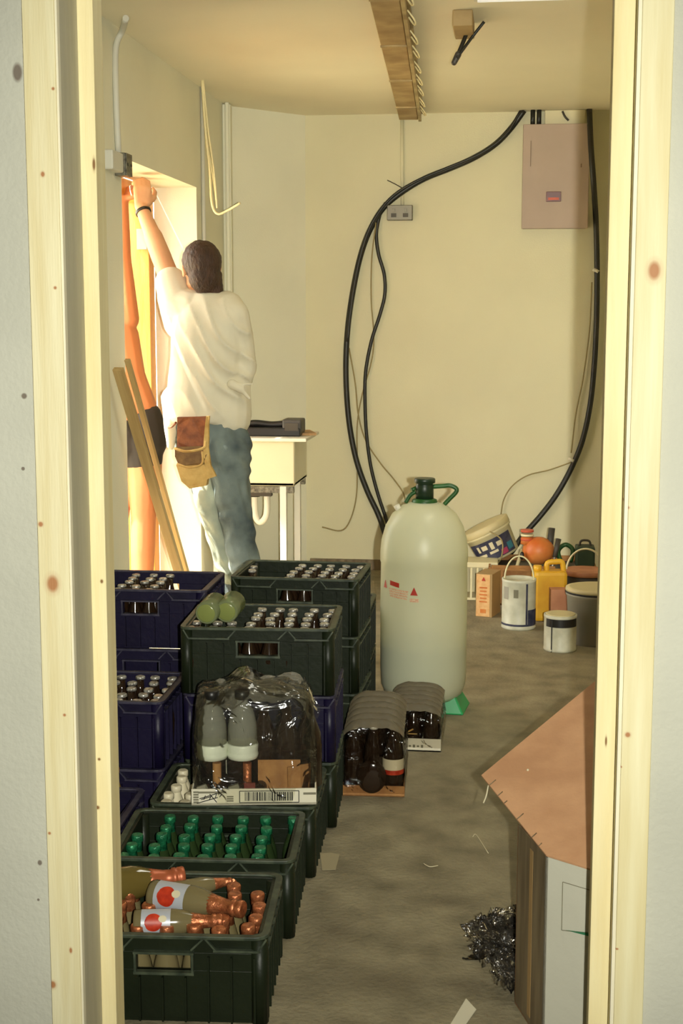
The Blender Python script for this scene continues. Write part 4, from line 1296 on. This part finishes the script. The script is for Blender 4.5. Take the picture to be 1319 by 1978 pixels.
lb = tub_patch(-75, 55, .015, .125, M['navy_label'], 'printed_label')
for (a0, a1, z0, z1) in ((-50, -42, .075, .11), (-36, -20, .08, .105), (-12, -2, .07, .11), (6, 22, .075, .10), (-56, -30, .045, .06), (-20, 4, .048, .062)):
    tub_patch(a0, a1, z0, z1, M['label_cream'], 'label_lettering', .0018)
tub_patch(10, 28, .02, .05, M['purple'], 'label_flower', .0018); tub_patch(32, 50, .03, .07, M['teal'], 'label_flower', .0018)
q = MB(); q.tube([(.13, .02, .17), (.16, .06, .10), (.165, .02, .02), (.13, -.04, -.02)], .004, 6); q.build('wire_handle', M['olive_cable'], tb)
# orange bottle/drum with striped cap
p = at(1028, 1094, 7.35)
og = thing('orange_container', (p.x, p.y, .2), 'round orange container with red and white striped top', 'container')
q = MB(); q.ell((.03, 0, .075), (.085, .075, .075)); q.build('body', M['orange'], og)
q = MB(); q.lathe([(.035, .11), (.03, .15)], 20, origin=(-.03, 0, 0)); cp = q.build('neck', M['orange'], og)
for k in range(3):
    q = MB(); q.lathe([(.034, .13 + k * .022), (.034, .142 + k * .022)], 20, origin=(-.03, 0, 0)); q.build('cap_stripe', M['red_white'] if k % 2 == 0 else M['tub_white'], og)
q = MB(); q.ell((-.055, -.055, .055), (.012, .012, .022)); q.build('dark_hole', M['black'], og)
# black upright tool handles
def tool(px0, py0, px1, py1, Y, r0, r1, label, m_=None):
    a, e = at(px0, py0, Y), at(px1, py1, Y + .05)
    o = thing('hand_tool', a, label, 'tool')
    q = MB(); q.capsule((0, 0, 0), (e - a) * .45, r0 * .5, r0 * .5); q.build('shaft', M['steel'], o)
    q = MB(); q.cyl((e - a) * .40, (e - a), r0, r1); q.build('grip', m_ or M['grey_dark'], o)
    return o
tool(1056, 1100, 1066, 1020, 7.33, .018, .017, 'black handled tool standing tallest out of the brown carton')
tool(1066, 1100, 1079, 1041, 7.28, .012, .014, 'shorter black handled tool leaning beside the tallest one')
p = at(1095, 1082, 7.4)
q = MB(); q.tube([at(1085, 1090, 7.35), at(1078, 1065, 7.38), at(1092, 1052, 7.4), at(1106, 1062, 7.38), at(1102, 1085, 7.34)], .012, 8)
tag(q.build('dark_hose', M['green_plastic']), 'dark green hose loop on top of the brown carton', 'hose')
p0, p1 = at(1110, 1095, 7.38), at(1148, 1053, 7.38)
q = MB(); q.box(((p0.x + p1.x) / 2, 7.36, (.2 + p1.z) / 2), (p1.x - p0.x, .12, p1.z - .2 ), bevel=.01)
gt = q.build('green_case', mat('dark_green_box', (44, 60, 40), .5))
tag(gt, 'dark green case behind the grey tub by the right jamb', 'case')
q = MB(); q.tube([(p0.x + .02, 7.36, p1.z - .005), (p0.x + .03, 7.36, p1.z + .025), (p1.x - .03, 7.36, p1.z + .025), (p1.x - .02, 7.36, p1.z - .005)], .006, 6); q.build('handle', M['trim_metal'], gt)
# pale hoop = bucket handle on a dark bucket by the jamb
p = atz(1128, 1175, 0)
bk = thing('black_bucket', (at(1130, 1100, 7.05).x, 7.03, 0), 'dark bucket with pale rim and hoop handle behind the grey tub', 'bucket')
q = MB(); q.lathe([(.085, 0), (.09, .005), (.105, .215)], 28); q.build('body', M['grey_dark'], bk)
q = MB(); q.lathe([(.107, .212), (.109, .214), (.109, .235), (.105, .238)], 28); q.build('rim', M['pink_box'], bk)
bail(bk, .095, .225, .1, .12, M['tub_white'], .005, 'hoop_handle')
# leaning pale stick and brush near tins
q = MB(); a = atz(978, 1165, .0); q.cyl((a.x, a.y + .02, .004), at(1008, 1062, a.y + .22), .010, n=8)
tag(q.build('paint_stirrer', M['tub_white']), 'pale stirring stick leaning beside the tall white paint tin', 'stick')

# ================================================================== LEANING BATTENS
for i, (a, e, lab) in enumerate(((atx(228, 712, LX + .045), atz(386, 1240, .004), 'longer wooden batten leaning against the wall by the side doorway'),
                               (atx(238, 700, LX + .035), atz(393, 1243, .004), 'second thinner batten leaning behind the longer one'))):
    if i: a = a + V((.0, .06, .01)); e = e + V((-.005, .065, 0))
    d = e - a
    q = MB()
    rot = d.to_track_quat('Z', 'Y').to_matrix()
    q.box((0, 0, d.length / 2), ((.042 if i == 0 else .022), (.022 if i == 0 else .018), d.length))
    o = q.build('wooden_batten', M['plank'], bevel=.002); o.location = a; o.rotation_euler = d.to_track_quat('Z', 'Y').to_euler()
    tag(o, lab, 'batten', 'battens leaning by the doorway')

# ================================================================== FOREGROUND CARTON
P0 = V((.080, 2.75, at(1055, 1655, 2.75).z))          # front left top corner
zt = P0.z
fd = V((math.cos(.42), -math.sin(.42) * 0 - .10, 0)).normalized()
# direction of the front (white) face: from the corner to the right, slightly towards the camera
e1 = atz(1137, 1680, zt); fd = (V((e1.x, e1.y, zt)) - P0).normalized()
e2 = atz(1000, 1592, zt); sd_ = (V((e2.x, e2.y, zt)) - P0); SL = sd_.length; sd_.normalize()
FW = .40
foot = V((P0.x, P0.y, 0))
print('carton', fd, sd_, SL)
cb = thing('large_carton', (P0.x, P0.y, 0), 'large white printed carton with brown lid flap up beside the right jamb', 'carton')
L0 = V((0, 0, 0))
def wall_quad(a, b_, z0, z1, th, inward, m_, nm):
    q = MB(); q.poly([(a.x, a.y, z0), (b_.x, b_.y, z0), (b_.x, b_.y, z1), (a.x, a.y, z1)], th, inward)
    return q.build(nm, m_, cb)
F1 = fd * FW; B1_ = sd_ * SL; 
wf = wall_quad(L0, F1, 0, zt, .005, sd_, M['card_white'], 'front_panel')
wall_quad(L0, B1_, 0, zt, .005, fd, M['card_dark'], 'side_panel')  # shade of this side put into a darker board than the other panels
wall_quad(B1_, B1_ + F1, 0, zt, .005, -sd_, M['card'], 'back_panel')
wall_quad(F1, F1 + B1_, 0, zt, .005, -fd, M['card'], 'side_panel')
wall_quad(fd * .004, fd * .004 + B1_, 0, .001, .001, V((0, 0, 1)), M['card'], 'inner_strip') if False else None
q = MB(); q.poly([L0, F1, F1 + B1_, B1_], .004, (0, 0, 1)); q.build('bottom', M['card'], cb)
# printed outline + green wedge on the white face
def on_face(px, py):
    """point on the front face plane under the pixel"""
    n = fd.cross(V((0, 0, 1))); r = ray(px, py); t_ = (P0 - V((0, 0, EYE))).dot(n) / r.dot(n)
    return V((0, 0, EYE)) + r * t_ - cb.location + (-sd_) * .0016
def ink_line(a, b_, w_, m_, nm):
    q = MB(); d = b_ - a; s_ = d.normalized().cross(sd_).normalized() * w_ / 2
    q.poly([a - s_, b_ - s_, b_ + s_, a + s_], .0006, -sd_); return q
q1 = on_face(1086, 1703); q2 = on_face(1150, 1722); q3 = on_face(1084, 1796); q4 = on_face(1150, 1804)
for (a, b_) in ((q1, q2), (q1, q3), (q3, q4)):
    ink_line(a, b_, .0016, M['ink'], 'x').build('printed_outline', M['ink_grey'], cb)
q = MB(); q.poly([on_face(1092, 1796), on_face(1150, 1811), on_face(1150, 1802)], .0007, -sd_); q.build('green_print', M['ink_green'], cb)
# tape strip down the shaded side
q = MB(); n2 = -fd
a = sd_ * (SL * .42) + n2 * .001
q.poly([(a.x, a.y, .02), (a.x + sd_.x * .02, a.y + sd_.y * .02, .02), (a.x + sd_.x * .02, a.y + sd_.y * .02, zt - .02), (a.x, a.y, zt - .02)], .0008, n2)
q.build('tape_strip', M['paper_side'], cb)
# raised brown flap: plane through the front edge and the tip
TIP = at(930, 1500, 3.06) - cb.location
nrm = fd.cross(TIP - V((0, 0, zt))).normalized()
def on_flap(px, py):
    r = ray(px, py); c0_ = V((0, 0, EYE)); t_ = ((P0 - c0_).dot(nrm)) / r.dot(nrm); return c0_ + r * t_ - cb.location
fp = [V((0, 0, zt + .001)), fd * .14 + V((0, 0, zt + .001)), on_flap(1220, 1260), on_flap(930, 1500)]
fp[1] = on_flap(1205, 1702)
print('flap', fp, 'n', nrm)
q = MB(); q.poly(fp, .004, nrm if nrm.z > 0 else -nrm)
fo = q.build('lid_flap', M['card'], cb)
# crushed fluting marks along the flap's free edge, and a shred
q = MB()
for k, t_ in enumerate((.10, .2, .42, .62, .72, .86)):
    a = fp[0].lerp(fp[3], t_); inw = (fp[2] - fp[3]).normalized() * (.010 + .006 * (k % 3)); up_ = (nrm if nrm.z > 0 else -nrm) * .0045
    q.tube([a + up_, a + inw + up_], .0012, 5, 0)
q.build('edge_nicks', M['card_dark'], fo)
tp = on_flap(943, 1517)
q = MB(); q.tube([tp, tp + V((-.004, -.012, -.02)), tp + V((-.010, -.016, -.036))], .0018, 5); q.build('torn_shred', M['label_cream'], fo)
a = on_flap(1020, 1491); q = MB(); q.ell(a + (nrm if nrm.z > 0 else -nrm) * .005, (.003, .003, .003), n=8); q.build('white_speck', M['label_cream'], fo)

# ================================================================== FLOOR LITTER
def crumple(name, c, rad, m_, label, cat, seed, squash=.6, n=4):
    """a few layers of thin film scrunched together"""
    q = MB(); K = 34
    rnd = random.Random(seed)
    for l_ in range(n):
        R_ = Matrix.Rotation(rnd.uniform(0, 6.3), 3, 'Z') @ Matrix.Rotation(rnd.uniform(-.5, .5), 3, 'X')
        off = V((rnd.uniform(-.35, .35) * rad[0], rnd.uniform(-.35, .35) * rad[1], rad[2] * (.35 + .35 * l_)))
        rows = []
        for a in range(K + 1):
            row = []
            for b_ in range(K + 1):
                u, v = a / K * 2 - 1, b_ / K * 2 - 1
                k_ = V((u * 2.2 + seed, v * 2.2 + l_ * 7, 1.0))
                n1 = mnoise.noise_vector(k_); n2 = mnoise.noise_vector(k_ * 2.7)
                fold = (1 - abs(n1.z) * 2.6) * .9 + (.5 - abs(n2.z)) * .5
                P = V((u * rad[0] * .8 + n1.x * rad[0] * .7 + n2.x * rad[0] * .25, v * rad[1] * .8 + n1.y * rad[1] * .7 + n2.y * rad[1] * .25, fold * rad[2]))
                P = R_ @ P + off
                row.append(q.bm.verts.new((P.x, P.y, max(P.z, .002 + .001 * l_))))
            rows.append(row)
        for r0, r1 in zip(rows, rows[1:]):
            for a in range(K): q.bm.faces.new((r0[a], r0[a + 1], r1[a + 1], r1[a]))
    return tag(q.build(name, m_, loc=c), label, cat)
p = atz(978, 1850, .0)
M['black_bag'] = film_mat('crumpled_dark_film', (.72, .68, .62), op=.10, scale=14, bump=1.0, gloss_rough=.2, ior=1.5, dcol=(.10, .09, .075, 1))
crumple('crumpled_plastic', (p.x - .005, p.y + .03, 0), (.062, .08, .035), M['black_bag'], 'crumpled black plastic wrap on the floor left of the large carton', 'plastic wrap', 4)
p = atz(1003, 1905, 0)
crumple('crumpled_plastic', (p.x - .012, p.y, 0), (.035, .055, .03), M['black_bag'], 'smaller wad of black plastic tucked against the large carton', 'plastic wrap', 9)
def paper(pts, label, m_=None, h=.003):
    q = MB(); P = [atz(x, y, h if i % 2 else .012) for i, (x, y) in enumerate(pts)]
    P = [V((v.x, v.y, .0015)) for v in P]
    q.poly(P, .0012, (0, 0, 1)); return tag(q.build('paper_scrap', m_ or M['paper_scrap']), label, 'paper', 'scraps on the floor')
paper([(858, 1990), (900, 1928), (920, 1942), (890, 1992)], 'white paper strip at the bottom of the picture')
paper([(622, 1674), (618, 1648), (640, 1641), (656, 1650), (648, 1673)], 'small torn scrap of paper beside the row of green crates', M['old_paper'])
for (x0, y0, x1, y1, x2, y2, lb_) in ((913, 1616, 920, 1613, 943, 1648, 'fine pale thread lying on the bare floor'), (818, 1668, 830, 1674, 846, 1672, 'short curled thread on the floor left of the pale thread')):
    q = MB(); q.tube([atz(x0, y0, .002), atz(x1, y1, .002), atz(x2, y2, .002)], .0012, 5); tag(q.build('thread', M['label_cream']), lb_, 'thread', 'threads on the floor')

# ================================================================== PEOPLE
def rot_from(fwd, upv):
    f = V(fwd).normalized(); u = V(upv); u = (u - f * u.dot(f)).normalized(); r = f.cross(u)
    return Matrix((r, f, u)).transposed()          # columns: right, forward, up

def add_head(q, c, R, s=1.0):
    """c: centre of the skull; R columns right, forward, up"""
    P = lambda x, y, z: c + R @ (V((x, y, z)) * s)
    E = lambda x, y, z, a, b_, d: q.ell(P(x, y, z), (a * s, b_ * s, d * s), R)
    E(0, -.012, .02, .076, .094, .090); E(0, .035, -.03, .062, .058, .075)
    E(0, .050, -.085, .036, .032, .026)                       # chin
    for s_ in (-1, 1):
        E(s_ * .040, .02, -.070, .022, .045, .024)            # jaw
        E(s_ * .036, .066, -.022, .02, .016, .017)            # cheek
        E(s_ * .030, .078, .022, .026, .012, .008)            # brow
        E(s_ * .080, -.008, -.012, .008, .018, .030)          # ear
        E(s_ * .083, -.012, .002, .009, .016, .016)
        E(s_ * .012, .092, -.030, .009, .010, .008)           # nostril
    q.capsule(P(0, .082, .012), P(0, .102, -.026), .009 * s, .012 * s)
    q.capsule(P(-.018, .082, -.056), P(.018, .082, -.056), .007 * s, .007 * s)
    q.capsule(P(-.015, .080, -.066), P(.015, .080, -.066), .007 * s, .007 * s)

def add_hand(q, wrist, d, n, side=1, curl=.5, s=1.0):
    """d: direction of the metacarpals, n: palm normal (fingers curl towards it)"""
    d = V(d).normalized(); n = V(n); n = (n - d * n.dot(d)).normalized(); w_ = d.cross(n) * side
    lens = (.040, .045, .042, .033)
    for k in range(4):
        off = (-.027 + .018 * k)
        b0 = wrist + w_ * off * .55 * s; b1 = wrist + (d * (.085 - .004 * abs(k - 1)) + w_ * off) * s
        q.capsule(b0, b1, .013 * s, .0115 * s)
        p_, dd = b1, d.copy()
        for seg in range(3):
            a = curl * (.9 if seg == 0 else 1.15)
            ax = n.cross(d); dd = (Matrix.Rotation(-a, 3, ax) @ dd) if False else (dd * math.cos(a) + n * math.sin(a)).normalized() if seg == 0 else dd
            if seg > 0:
                perp = (n * d.dot(dd) - d * n.dot(dd)).normalized(); dd = (dd * math.cos(a) + perp * math.sin(a)).normalized()
            L_ = lens[k] * (1, .66, .5)[seg] * s
            e_ = p_ + dd * L_; q.capsule(p_, e_, (.0098, .0088, .0078)[seg] * s, (.009, .008, .0068)[seg] * s); p_ = e_
    t0_ = wrist + (d * .022 - w_ * .022) * s; t1_ = t0_ + (d * .030 - w_ * .028 + n * .012) * s; t2_ = t1_ + (d * .028 - w_ * .008 + n * .02) * s; t3_ = t2_ + (d * .02 + w_ * .006 + n * .014) * s
    q.capsule(t0_, t1_, .016 * s, .012 * s); q.capsule(t1_, t2_, .0115 * s, .010 * s); q.capsule(t2_, t3_, .0098 * s, .008 * s)

Ym = 6.02
G = lambda px, py, dy=0.0: at(px, py, Ym + dy)
man = thing('person', (G(450, 1270).x, Ym, 0), 'man in white T-shirt and jeans with his back turned, reaching up into the doorway', 'person')
o0 = man.location.copy()
hd = G(388, 517, .0)
Rh = rot_from((-.45, .88, .12), (.05, -.18, 1))
nb, nt_ = G(412, 590, .02), G(400, 550, .01)
shL, shR = G(345, 585, .02), G(450, 608, -.02)
elL, wrL = G(313, 500, .10), G(275, 405, .22)
elR, wrR = G(456, 708, .03), G(425, 735, .20)
hipC = G(405, 838); hL, hR = G(382, 862, .03), G(438, 862, -.02)
knL, knR = G(436, 1045, .10), G(462, 1035, -.02)
anL, anR = G(476, 1238, .06), G(500, 1232, -.10)
q = MB()
add_head(q, hd, Rh, .98)
q.capsule(nb, nt_, .062, .058)
q.chain([G(392, 640), G(396, 730), G(402, 840)], [.10, .095, .085]); q.chain([G(420, 640), G(420, 730), G(424, 840)], [.085, .08, .075])
q.chain([nb, shL], [.06, .062]); q.chain([nb, shR], [.06, .062])
q.chain([shL, elL, wrL], [.052, .045, .030]); q.chain([shR, elR, wrR], [.050, .040, .029])
q.chain([elL, (elL * .55 + wrL * .45)], [.046, .043])
q.chain([hL, knL, anL], [.08, .055, .04]); q.chain([hR, knR, anR], [.08, .055, .04])
for an_, dx in ((anL, -.05), (anR, -.03)):
    q.capsule(V((an_.x, an_.y - .02, .045)), V((an_.x + dx, an_.y + .16, .035)), .042, .034)
add_hand(q, wrL + (wrL - elL).normalized() * .01, V((.0, .12, .5)), V((-.45, .8, -.1)), 1, .6, 1.15)
add_hand(q, wrR, (wrR - elR) + V((-.05, .1, -.05)), V((-.3, .2, -1)), 1, .6, 1.0)
body = q.bake('body', M['skin'], None, .0065, 3)
reparent_keep(body, man)
# hair
q = MB()
Pq = lambda x, y, z: hd + Rh @ V((x, y, z))
q.ell(Pq(0, -.018, .028), (.086, .100, .092), Rh); q.ell(Pq(0, -.055, -.03), (.070, .062, .080), Rh)
q.capsule(G(404, 535, -.01), G(412, 560, -.012), .058, .044)
def hair_def(co, nr):
    for i in range(len(co)):
        l_ = Rh.transposed() @ (V(co[i]) - hd)
        if l_.y > .045 and l_.z < .055: co[i] -= np.array(Rh @ V((0, (l_.y - .045) * .9, 0)))
        co[i] += nr[i] * .003 * mnoise.noise(V(co[i]) * 70)
    return co
reparent_keep(q.bake('hair', M['hair'], None, .006, 3, hair_def), man)
for s_ in (-1, 1):
    q = MB(); q.ell(Pq(s_ * .031, .0835, .004), (.012, .008, .007), Rh, 12); reparent_keep(q.build('eye', M['label_cream'], None), man)
# T-shirt
q = MB()
def oval(c, ru, rv, tilt=0, rot=0):
    u = V((math.cos(rot), math.sin(rot), tilt)).normalized(); v = V((-math.sin(rot), math.cos(rot), 0)); return q.ring(c, u, v, ru, rv, 28, .9)
px2m = Ym / FPX
secs = [  # (px left, px right, py, depth radius)
    (374, 432, 566, .062), (362, 444, 578, .085), (346, 462, 594, .11), (334, 473, 618, .13), (330, 478, 650, .138), (328, 479, 690, .142), (324, 474, 730, .15), (322, 464, 762, .155), (322, 466, 785, .155), (326, 468, 806, .15), (334, 464, 815, .14)]
rings = [oval(G((a + b_) / 2, y), (b_ - a) / 2 * px2m, dp, .0) for a, b_, y, dp in secs]
q.skin(rings)
q.chain([G(372, 600, .0), shL + V((0, 0, -.01)), shL * .55 + elL * .45], [.09, .082, .072])     # raised sleeve
q.chain([shL * .62 + elL * .38 + V((-.02, 0, -.05)), shL + V((0.0, 0, -.09))], [.05, .07])
q.chain([G(436, 600), shR + V((-.005, 0, -.005)), G(461, 668), G(466, 712), G(462, 745)], [.088, .078, .070, .068, .05]); q.chain([G(430, 745), G(432, 800)], [.125, .125])       # hanging sleeve
q.chain([G(338, 770), G(331, 820, -.03), G(330, 862, -.03)], [.06, .035, .018])               # loose hem at the left
def cloth(co, nr):
    for i in range(len(co)):
        p_ = V(co[i])
        u = (p_.x - hd.x); z = p_.z
        # diagonal drapery sweeping from the left shoulder to the right hip
        s1 = (p_.x + 1.42) * 0.9 + (z - 1.30) * 0.62
        s2 = (p_.x + 1.30) * 1.0 + (z - 1.45) * 0.30
        wv_ = mnoise.noise(V((p_.x * 6, p_.y * 6, z * 3)))
        w1 = max(0, min(1, (1.62 - z) / .2)) * max(0, min(1, (z - 1.02) / .15))
        a = 1 - 1.5 * abs(math.sin(s1 * 36 + wv_ * 2.4)) ** .6; b_ = math.sin(s2 * 60 + wv_ * 3.0)
        right = max(0, min(1, (p_.x + 1.40) / .12))
        k_ = .019 * a * (0.3 + .7 * right) * w1 + .004 * b_ * w1 + .007 * wv_
        co[i] += nr[i] * (k_ * max(.12, min(1, -nr[i][1] * 1.25)))
    return co
reparent_keep(q.bake('t_shirt', M['shirt'], None, .008, 3, cloth), man)
# hand / tool tip showing at the right of the shirt
q = MB(); q.capsule(G(448, 742, -.10), G(466, 752, -.10), .022, .018); q.capsule(G(464, 750, -.1), G(482, 770, -.1), .013, .007); q.capsule(G(458, 742, -.1), G(490, 742, -.1), .007, .003)
reparent_keep(q.bake('shirt_knot', M['shirt'], None, .005, 2), man)
# jeans
q = MB()
q.chain([G(388, 828), hL], [.11, .106]); q.chain([G(424, 828), hR], [.108, .108]); q.chain([G(400, 812), G(418, 812)], [.122, .122])
q.chain([G(425, 872, -.06), G(425, 880, -.05)], [.085, .08])
q.chain([hL, G(412, 955, .06), knL, anL], [.105, .082, .066, .058]); q.chain([hR, G(447, 955, -.03), knR, anR], [.108, .086, .072, .062])
def jean(co, nr):
    for i in range(len(co)):
        p_ = V(co[i]); nz = mnoise.noise(V((p_.x * 9, p_.y * 9, p_.z * 7)))
        co[i] += nr[i] * (.004 * math.sin(p_.z * 42 + p_.x * 60 + nz * 9) + .006 * nz + .003 * mnoise.noise(V((p_.x * 30, p_.y * 30, p_.z * 14))))
    return co
reparent_keep(q.bake('jeans', M['denim'], None, .008, 3, jean), man)
q = MB()
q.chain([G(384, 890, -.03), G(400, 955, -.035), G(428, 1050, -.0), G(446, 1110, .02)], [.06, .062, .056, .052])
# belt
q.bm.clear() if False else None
reparent_keep(q.bake('lit_leg_front', M['denim_lit'], None, .008, 4, jean), man)  # pale overlay painting the lit side of the left leg
for an_, dx in ((anL, -.05), (anR, -.03)):
    q = MB(); q.capsule(V((an_.x, an_.y - .02, .05)), V((an_.x + dx, an_.y + .18, .042)), .052, .042); q.box((an_.x + dx / 2, an_.y + .07, .012), (.09, .28, .022))
    reparent_keep(q.bake('boot', M['leather_dark'], None, .007, 3), man)
# wristband
d = (wrL - elL).normalized(); c = wrL - d * .015
q = MB(); q.lathe([(.034, -.006), (.036, -.004), (.036, .006), (.034, .008)], 20, d, c); reparent_keep(q.build('wristband', M['black'], None), man)
# tool pouch
Yp = -.155
def panel(pts, th, m_, nm, dy=Yp, par=man):
    q = MB(); P = [G(x, y, dy) for x, y in pts]
    q.poly(P, th, (0, 1, 0)); bmesh.ops.subdivide_edges(q.bm, edges=q.bm.edges[:], cuts=3, use_grid_fill=True)
    for v in q.bm.verts: v.co += V((0, .012 * mnoise.noise(v.co * 14), .0))
    return q
pouch_root = panel([(342, 806), (400, 804), (398, 856), (390, 868), (342, 868)], .028, None, 'x').build('tool_pouch', M['leather'], None); reparent_keep(pouch_root, man)
def sub(qm, nm, m_):
    o = qm.build(nm, m_, None); o.parent = pouch_root
    return o
sub(panel([(338, 864), (396, 862), (400, 876), (392, 898), (346, 900), (338, 882)], .05, None, 'x', Yp - .02), 'pocket', M['leather_dark'])
sub(panel([(340, 898), (394, 896), (402, 915), (398, 938), (366, 944), (350, 930)], .05, None, 'x', Yp - .012), 'nail_bag', M['suede'])
sub(panel([(398, 804), (404, 804), (402, 865), (407, 900), (417, 920), (400, 926), (394, 890), (392, 862)], .02, None, 'x', Yp - .02), 'suede_edge', M['suede'])
q = MB(); q.tube([G(337, 866, Yp - .035), G(360, 872, Yp - .045), G(392, 866, Yp - .04), G(398, 852, Yp - .03)], .006, 6); sub(q, 'cord', M['suede'])
q = MB(); q.tube([G(342, 896, Yp - .035), G(366, 903, Yp - .045), G(390, 896, Yp - .04), G(391, 872, Yp - .03)], .005, 6); sub(q, 'cord', M['suede'])
q = MB(); q.tube([G(340, 816, Yp), G(332, 824, Yp + .02), G(326, 826, Yp + .05)], .005, 6); sub(q, 'cord', M['leather'])

# -------- second man in the doorway
Y2 = 6.38
G2 = lambda px, py, dy=0.0: at(px, py, Y2 + dy)
m2 = thing('person', (G2(268, 1240).x, Y2, 0), 'tanned shirtless man in black shorts standing in the bright doorway', 'person')
hd2 = G2(196, 545, .0)
R2 = rot_from((.55, .80, .1), (0, 0, 1))
q = MB()
add_head(q, hd2, R2, 1.0)
q.capsule(G2(204, 640), G2(200, 590), .066, .062)
q.chain([G2(205, 655), G2(215, 730), G2(240, 800)], [.135, .125, .13]); q.chain([G2(225, 650), G2(240, 730), G2(262, 795)], [.105, .10, .105])
s2L, s2R = G2(150, 640), G2(240, 615)
e2R, w2R = G2(232, 500, .02), G2(234, 388, .10)
q.chain([s2R, e2R, w2R], [.070, .052, .034]); q.chain([G2(210, 640), s2R], [.08, .07]); q.chain([G2(200, 640), s2L], [.08, .065])
q.chain([s2L, G2(140, 520, .03), G2(180, 420, .1)], [.062, .048, .034])
q.chain([G2(236, 830), G2(225, 920, .03), G2(222, 1010, .03), G2(215, 1215, .0)], [.12, .09, .062, .042])
q.chain([G2(272, 830), G2(279, 920), G2(277, 1000), G2(276, 1060), G2(276, 1215)], [.105, .082, .060, .058, .040])
for x_, y_ in ((G2(215, 1200).x, Y2), (G2(276, 1200).x, Y2)):
    q.capsule(V((x_, y_ - .03, .05)), V((x_ + .04, y_ + .15, .035)), .042, .033)
add_hand(q, w2R, V((.35, .25, .45)), V((.5, .6, -.3)), 1, .5, 1.05)
add_hand(q, G2(180, 420, .1), V((.5, .1, .4)), V((.2, .8, -.2)), -1, .5, 1.0)
reparent_keep(q.bake('body', M['skin_tan'], None, .0068, 3), m2)
q = MB(); P2 = lambda x, y, z: hd2 + R2 @ V((x, y, z))
q.ell(P2(0, -.02, .03), (.086, .098, .092), R2); q.ell(P2(0, -.05, -.02), (.074, .06, .07), R2)
reparent_keep(q.bake('hair', M['hair'], None, .007, 3), m2)
for s_ in (-1, 1):
    q = MB(); q.ell(P2(s_ * .031, .0835, .004), (.012, .008, .007), R2, 12); reparent_keep(q.build('eye', M['label_cream'], None), m2)
q = MB()
q.chain([G2(232, 812), G2(236, 850)], [.135, .13]); q.chain([G2(272, 812), G2(278, 850)], [.105, .112])
q.chain([G2(226, 850), G2(226, 895, .02)], [.115, .105]); q.chain([G2(272, 850), G2(276, 885)], [.110, .095])
reparent_keep(q.bake('shorts', M['shorts'], None, .008, 3), m2)

# unused prototypes must not float about
for o in list(bpy.data.objects):
    if o.type == 'EMPTY' and o.parent is None and 'label' not in o:
        for ch in list(o.children): bpy.data.objects.remove(ch)
        bpy.data.objects.remove(o)
